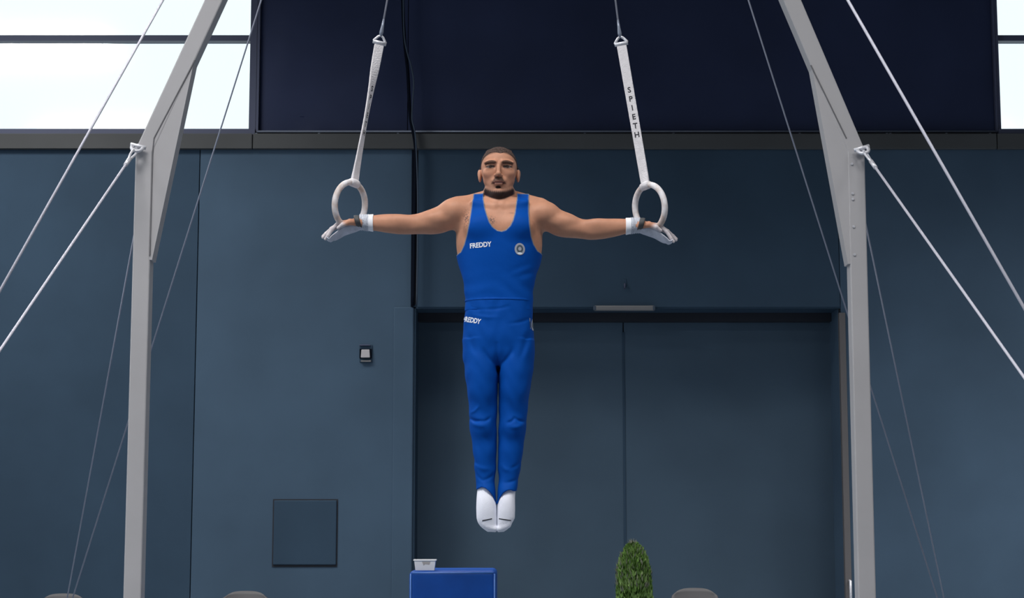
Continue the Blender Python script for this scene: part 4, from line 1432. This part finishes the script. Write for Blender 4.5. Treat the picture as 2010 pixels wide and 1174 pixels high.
MB().add(pv, [(0, 1, 2, 3, 4)]).build('tub_print', 'tub_print', tub)
MB().box(cxm - hw0 * 0.7, cxm + hw0 * 0.7, TYc - 0.03, TYc + 0.03, bz + 0.006, bz + hgt * 0.7).build('chalk_lump', 'chalk', tub, bevel=0.012, seg=2)

# ------------------------------------------------------------------ chairs along the wall
def chair_proto(x, y, label, ztop=0.83):
    e = empty('chair', (x, y, 0), label, 'chair', 'grey chairs along the back wall')
    w_ = 0.235
    # curved shell back
    vs, fs_ = [], []
    nu, nv = 14, 10
    for j in range(nv + 1):
        t = j / nv
        z = 0.50 + (ztop - 0.50) * t
        wv = w_ * (0.93 + 0.07 * math.sin(t * math.pi)) * (1 if t < 0.85 else 1 - 0.10 * ((t - 0.85) / 0.15) ** 2)
        for i in range(nu + 1):
            q = -1 + 2 * i / nu
            zz = z - (0.045 * abs(q) ** 4 if t > 0.7 else 0) * (t - 0.7) / 0.3 if t > 0.7 else z
            vs.append((x + q * wv, y + 0.19 + 0.10 * t - 0.055 * q * q, zz))
    for j in range(nv):
        for i in range(nu):
            p_ = j * (nu + 1) + i
            fs_.append((p_, p_ + 1, p_ + nu + 2, p_ + nu + 1))
    o = MB().add(vs, fs_).build('backrest', 'chair', e, smooth=True)
    md = o.modifiers.new('thickness', 'SOLIDIFY'); md.thickness = 0.018
    MB().box(x - 0.22, x + 0.22, y - 0.22, y + 0.2, 0.43, 0.455).build('seat', 'chair', e, smooth=True, bevel=0.011, seg=3)
    for sx_ in (-1, 1):
        MB().tube([(x + sx_ * 0.21, y - 0.20, 0), (x + sx_ * 0.19, y - 0.17, 0.43)], 0.012, 8).build('leg', 'chair_leg', e, smooth=True)
        MB().tube([(x + sx_ * 0.21, y + 0.24, 0), (x + sx_ * 0.19, y + 0.18, 0.43)], 0.012, 8).build('leg', 'chair_leg', e, smooth=True)
        MB().tube([(x + sx_ * 0.19, y + 0.18, 0.42), (x + sx_ * 0.19, y + 0.225, 0.52), (x + sx_ * 0.17, y + 0.24, 0.62)], 0.010, 8).build('back_support', 'chair_leg', e, smooth=True)
    return e


CHY = 9.2
for pxc, pyt, lab in ((127, 1166, 'grey plastic chair below the crossing guy wires at far left'), (484, 1161, 'grey plastic chair under the square wall hatch'), (1362, 1155, 'dim grey plastic chair beside the conifer')):
    q = at(pxc, pyt, CHY + 0.29)
    chair_proto(q.x, CHY, lab, q.z)

# ------------------------------------------------------------------ conifer
PY = 8.2
ct = at(1243, 1068, PY)
base_x = at(1246, 1174, PY).x
tree = empty('potted_conifer', (base_x, PY, 0), 'slim green potted conifer in front of the double door', 'plant')
MB().tube([(base_x, PY, 0.3), (base_x, PY, ct.z - 0.15)], [0.025, 0.006], 8).build('trunk', 'trunk', tree, smooth=True)
potv = MB()
pr = [(0.15, 0.0), (0.19, 0.30), (0.205, 0.30), (0.205, 0.34), (0.185, 0.34), (0.18, 0.30), (0.001, 0.295)]
n = 24
vs, fs_ = [], []
for r_, z in pr:
    vs += [(base_x + r_ * math.cos(2 * math.pi * k / n), PY + r_ * math.sin(2 * math.pi * k / n), z) for k in range(n)]
for i in range(len(pr) - 1):
    for k in range(n):
        fs_.append((i * n + k, i * n + (k + 1) % n, (i + 1) * n + (k + 1) % n, (i + 1) * n + k))
fs_.append(tuple(range(n)))
MB().add(vs, fs_).build('pot', 'pot', tree, smooth=True)


def foliage(count, zlo, zhi, rad, tipmode):
    vs, fs_ = [], []
    for i in range(count):
        t = rng.random() ** 0.9
        z = zlo + (zhi - zlo) * t
        tt = (z - 0.34) / (ct.z - 0.34)
        R_ = rad(tt)
        an = rng.random() * 2 * math.pi
        rr = R_ * (0.55 + 0.45 * math.sqrt(rng.random())) if not tipmode else R_ * (0.95 + 0.15 * rng.random())
        cx = base_x + (ct.x - base_x) * tt
        p0 = Vector((cx + rr * math.cos(an), PY + rr * math.sin(an), z))
        out_ = Vector((math.cos(an), math.sin(an), 0))
        d = (Vector((0, 0, 1)) + out_ * rng.uniform(0.0, 0.55) + Vector(rng.normal(0, 0.18, 3))).normalized()
        L_ = rng.uniform(0.03, 0.065) * (1.3 if tipmode else 1)
        sd = d.cross(Vector(rng.normal(0, 1, 3))).normalized() * L_ * (0.09 if tipmode else 0.20)
        b = len(vs)
        vs += [p0 - d * L_ * 0.4, p0 + sd, p0 + d * L_ * 0.6, p0 - sd]
        fs_.append((b, b + 1, b + 2, b + 3))
    me = bpy.data.meshes.new('foliage')
    me.from_pydata([tuple(p_) for p_ in vs], [], fs_)
    return me


def rad(tt):
    return float(np.interp(tt, [0, 0.1, 0.45, 0.75, 0.88, 0.96, 1.0, 1.1], [0.12, 0.175, 0.168, 0.150, 0.118, 0.072, 0.022, 0.004]))


fo = link('foliage', foliage(9000, 0.36, ct.z - 0.01, rad, False), 'leaf', tree)
tag(fo, kind='stuff')
fo = link('dry_tips', foliage(240, 0.9, ct.z + 0.02, lambda t: rad(t) * 1.0, True), 'leaf_tip', tree)
tag(fo, kind='stuff')
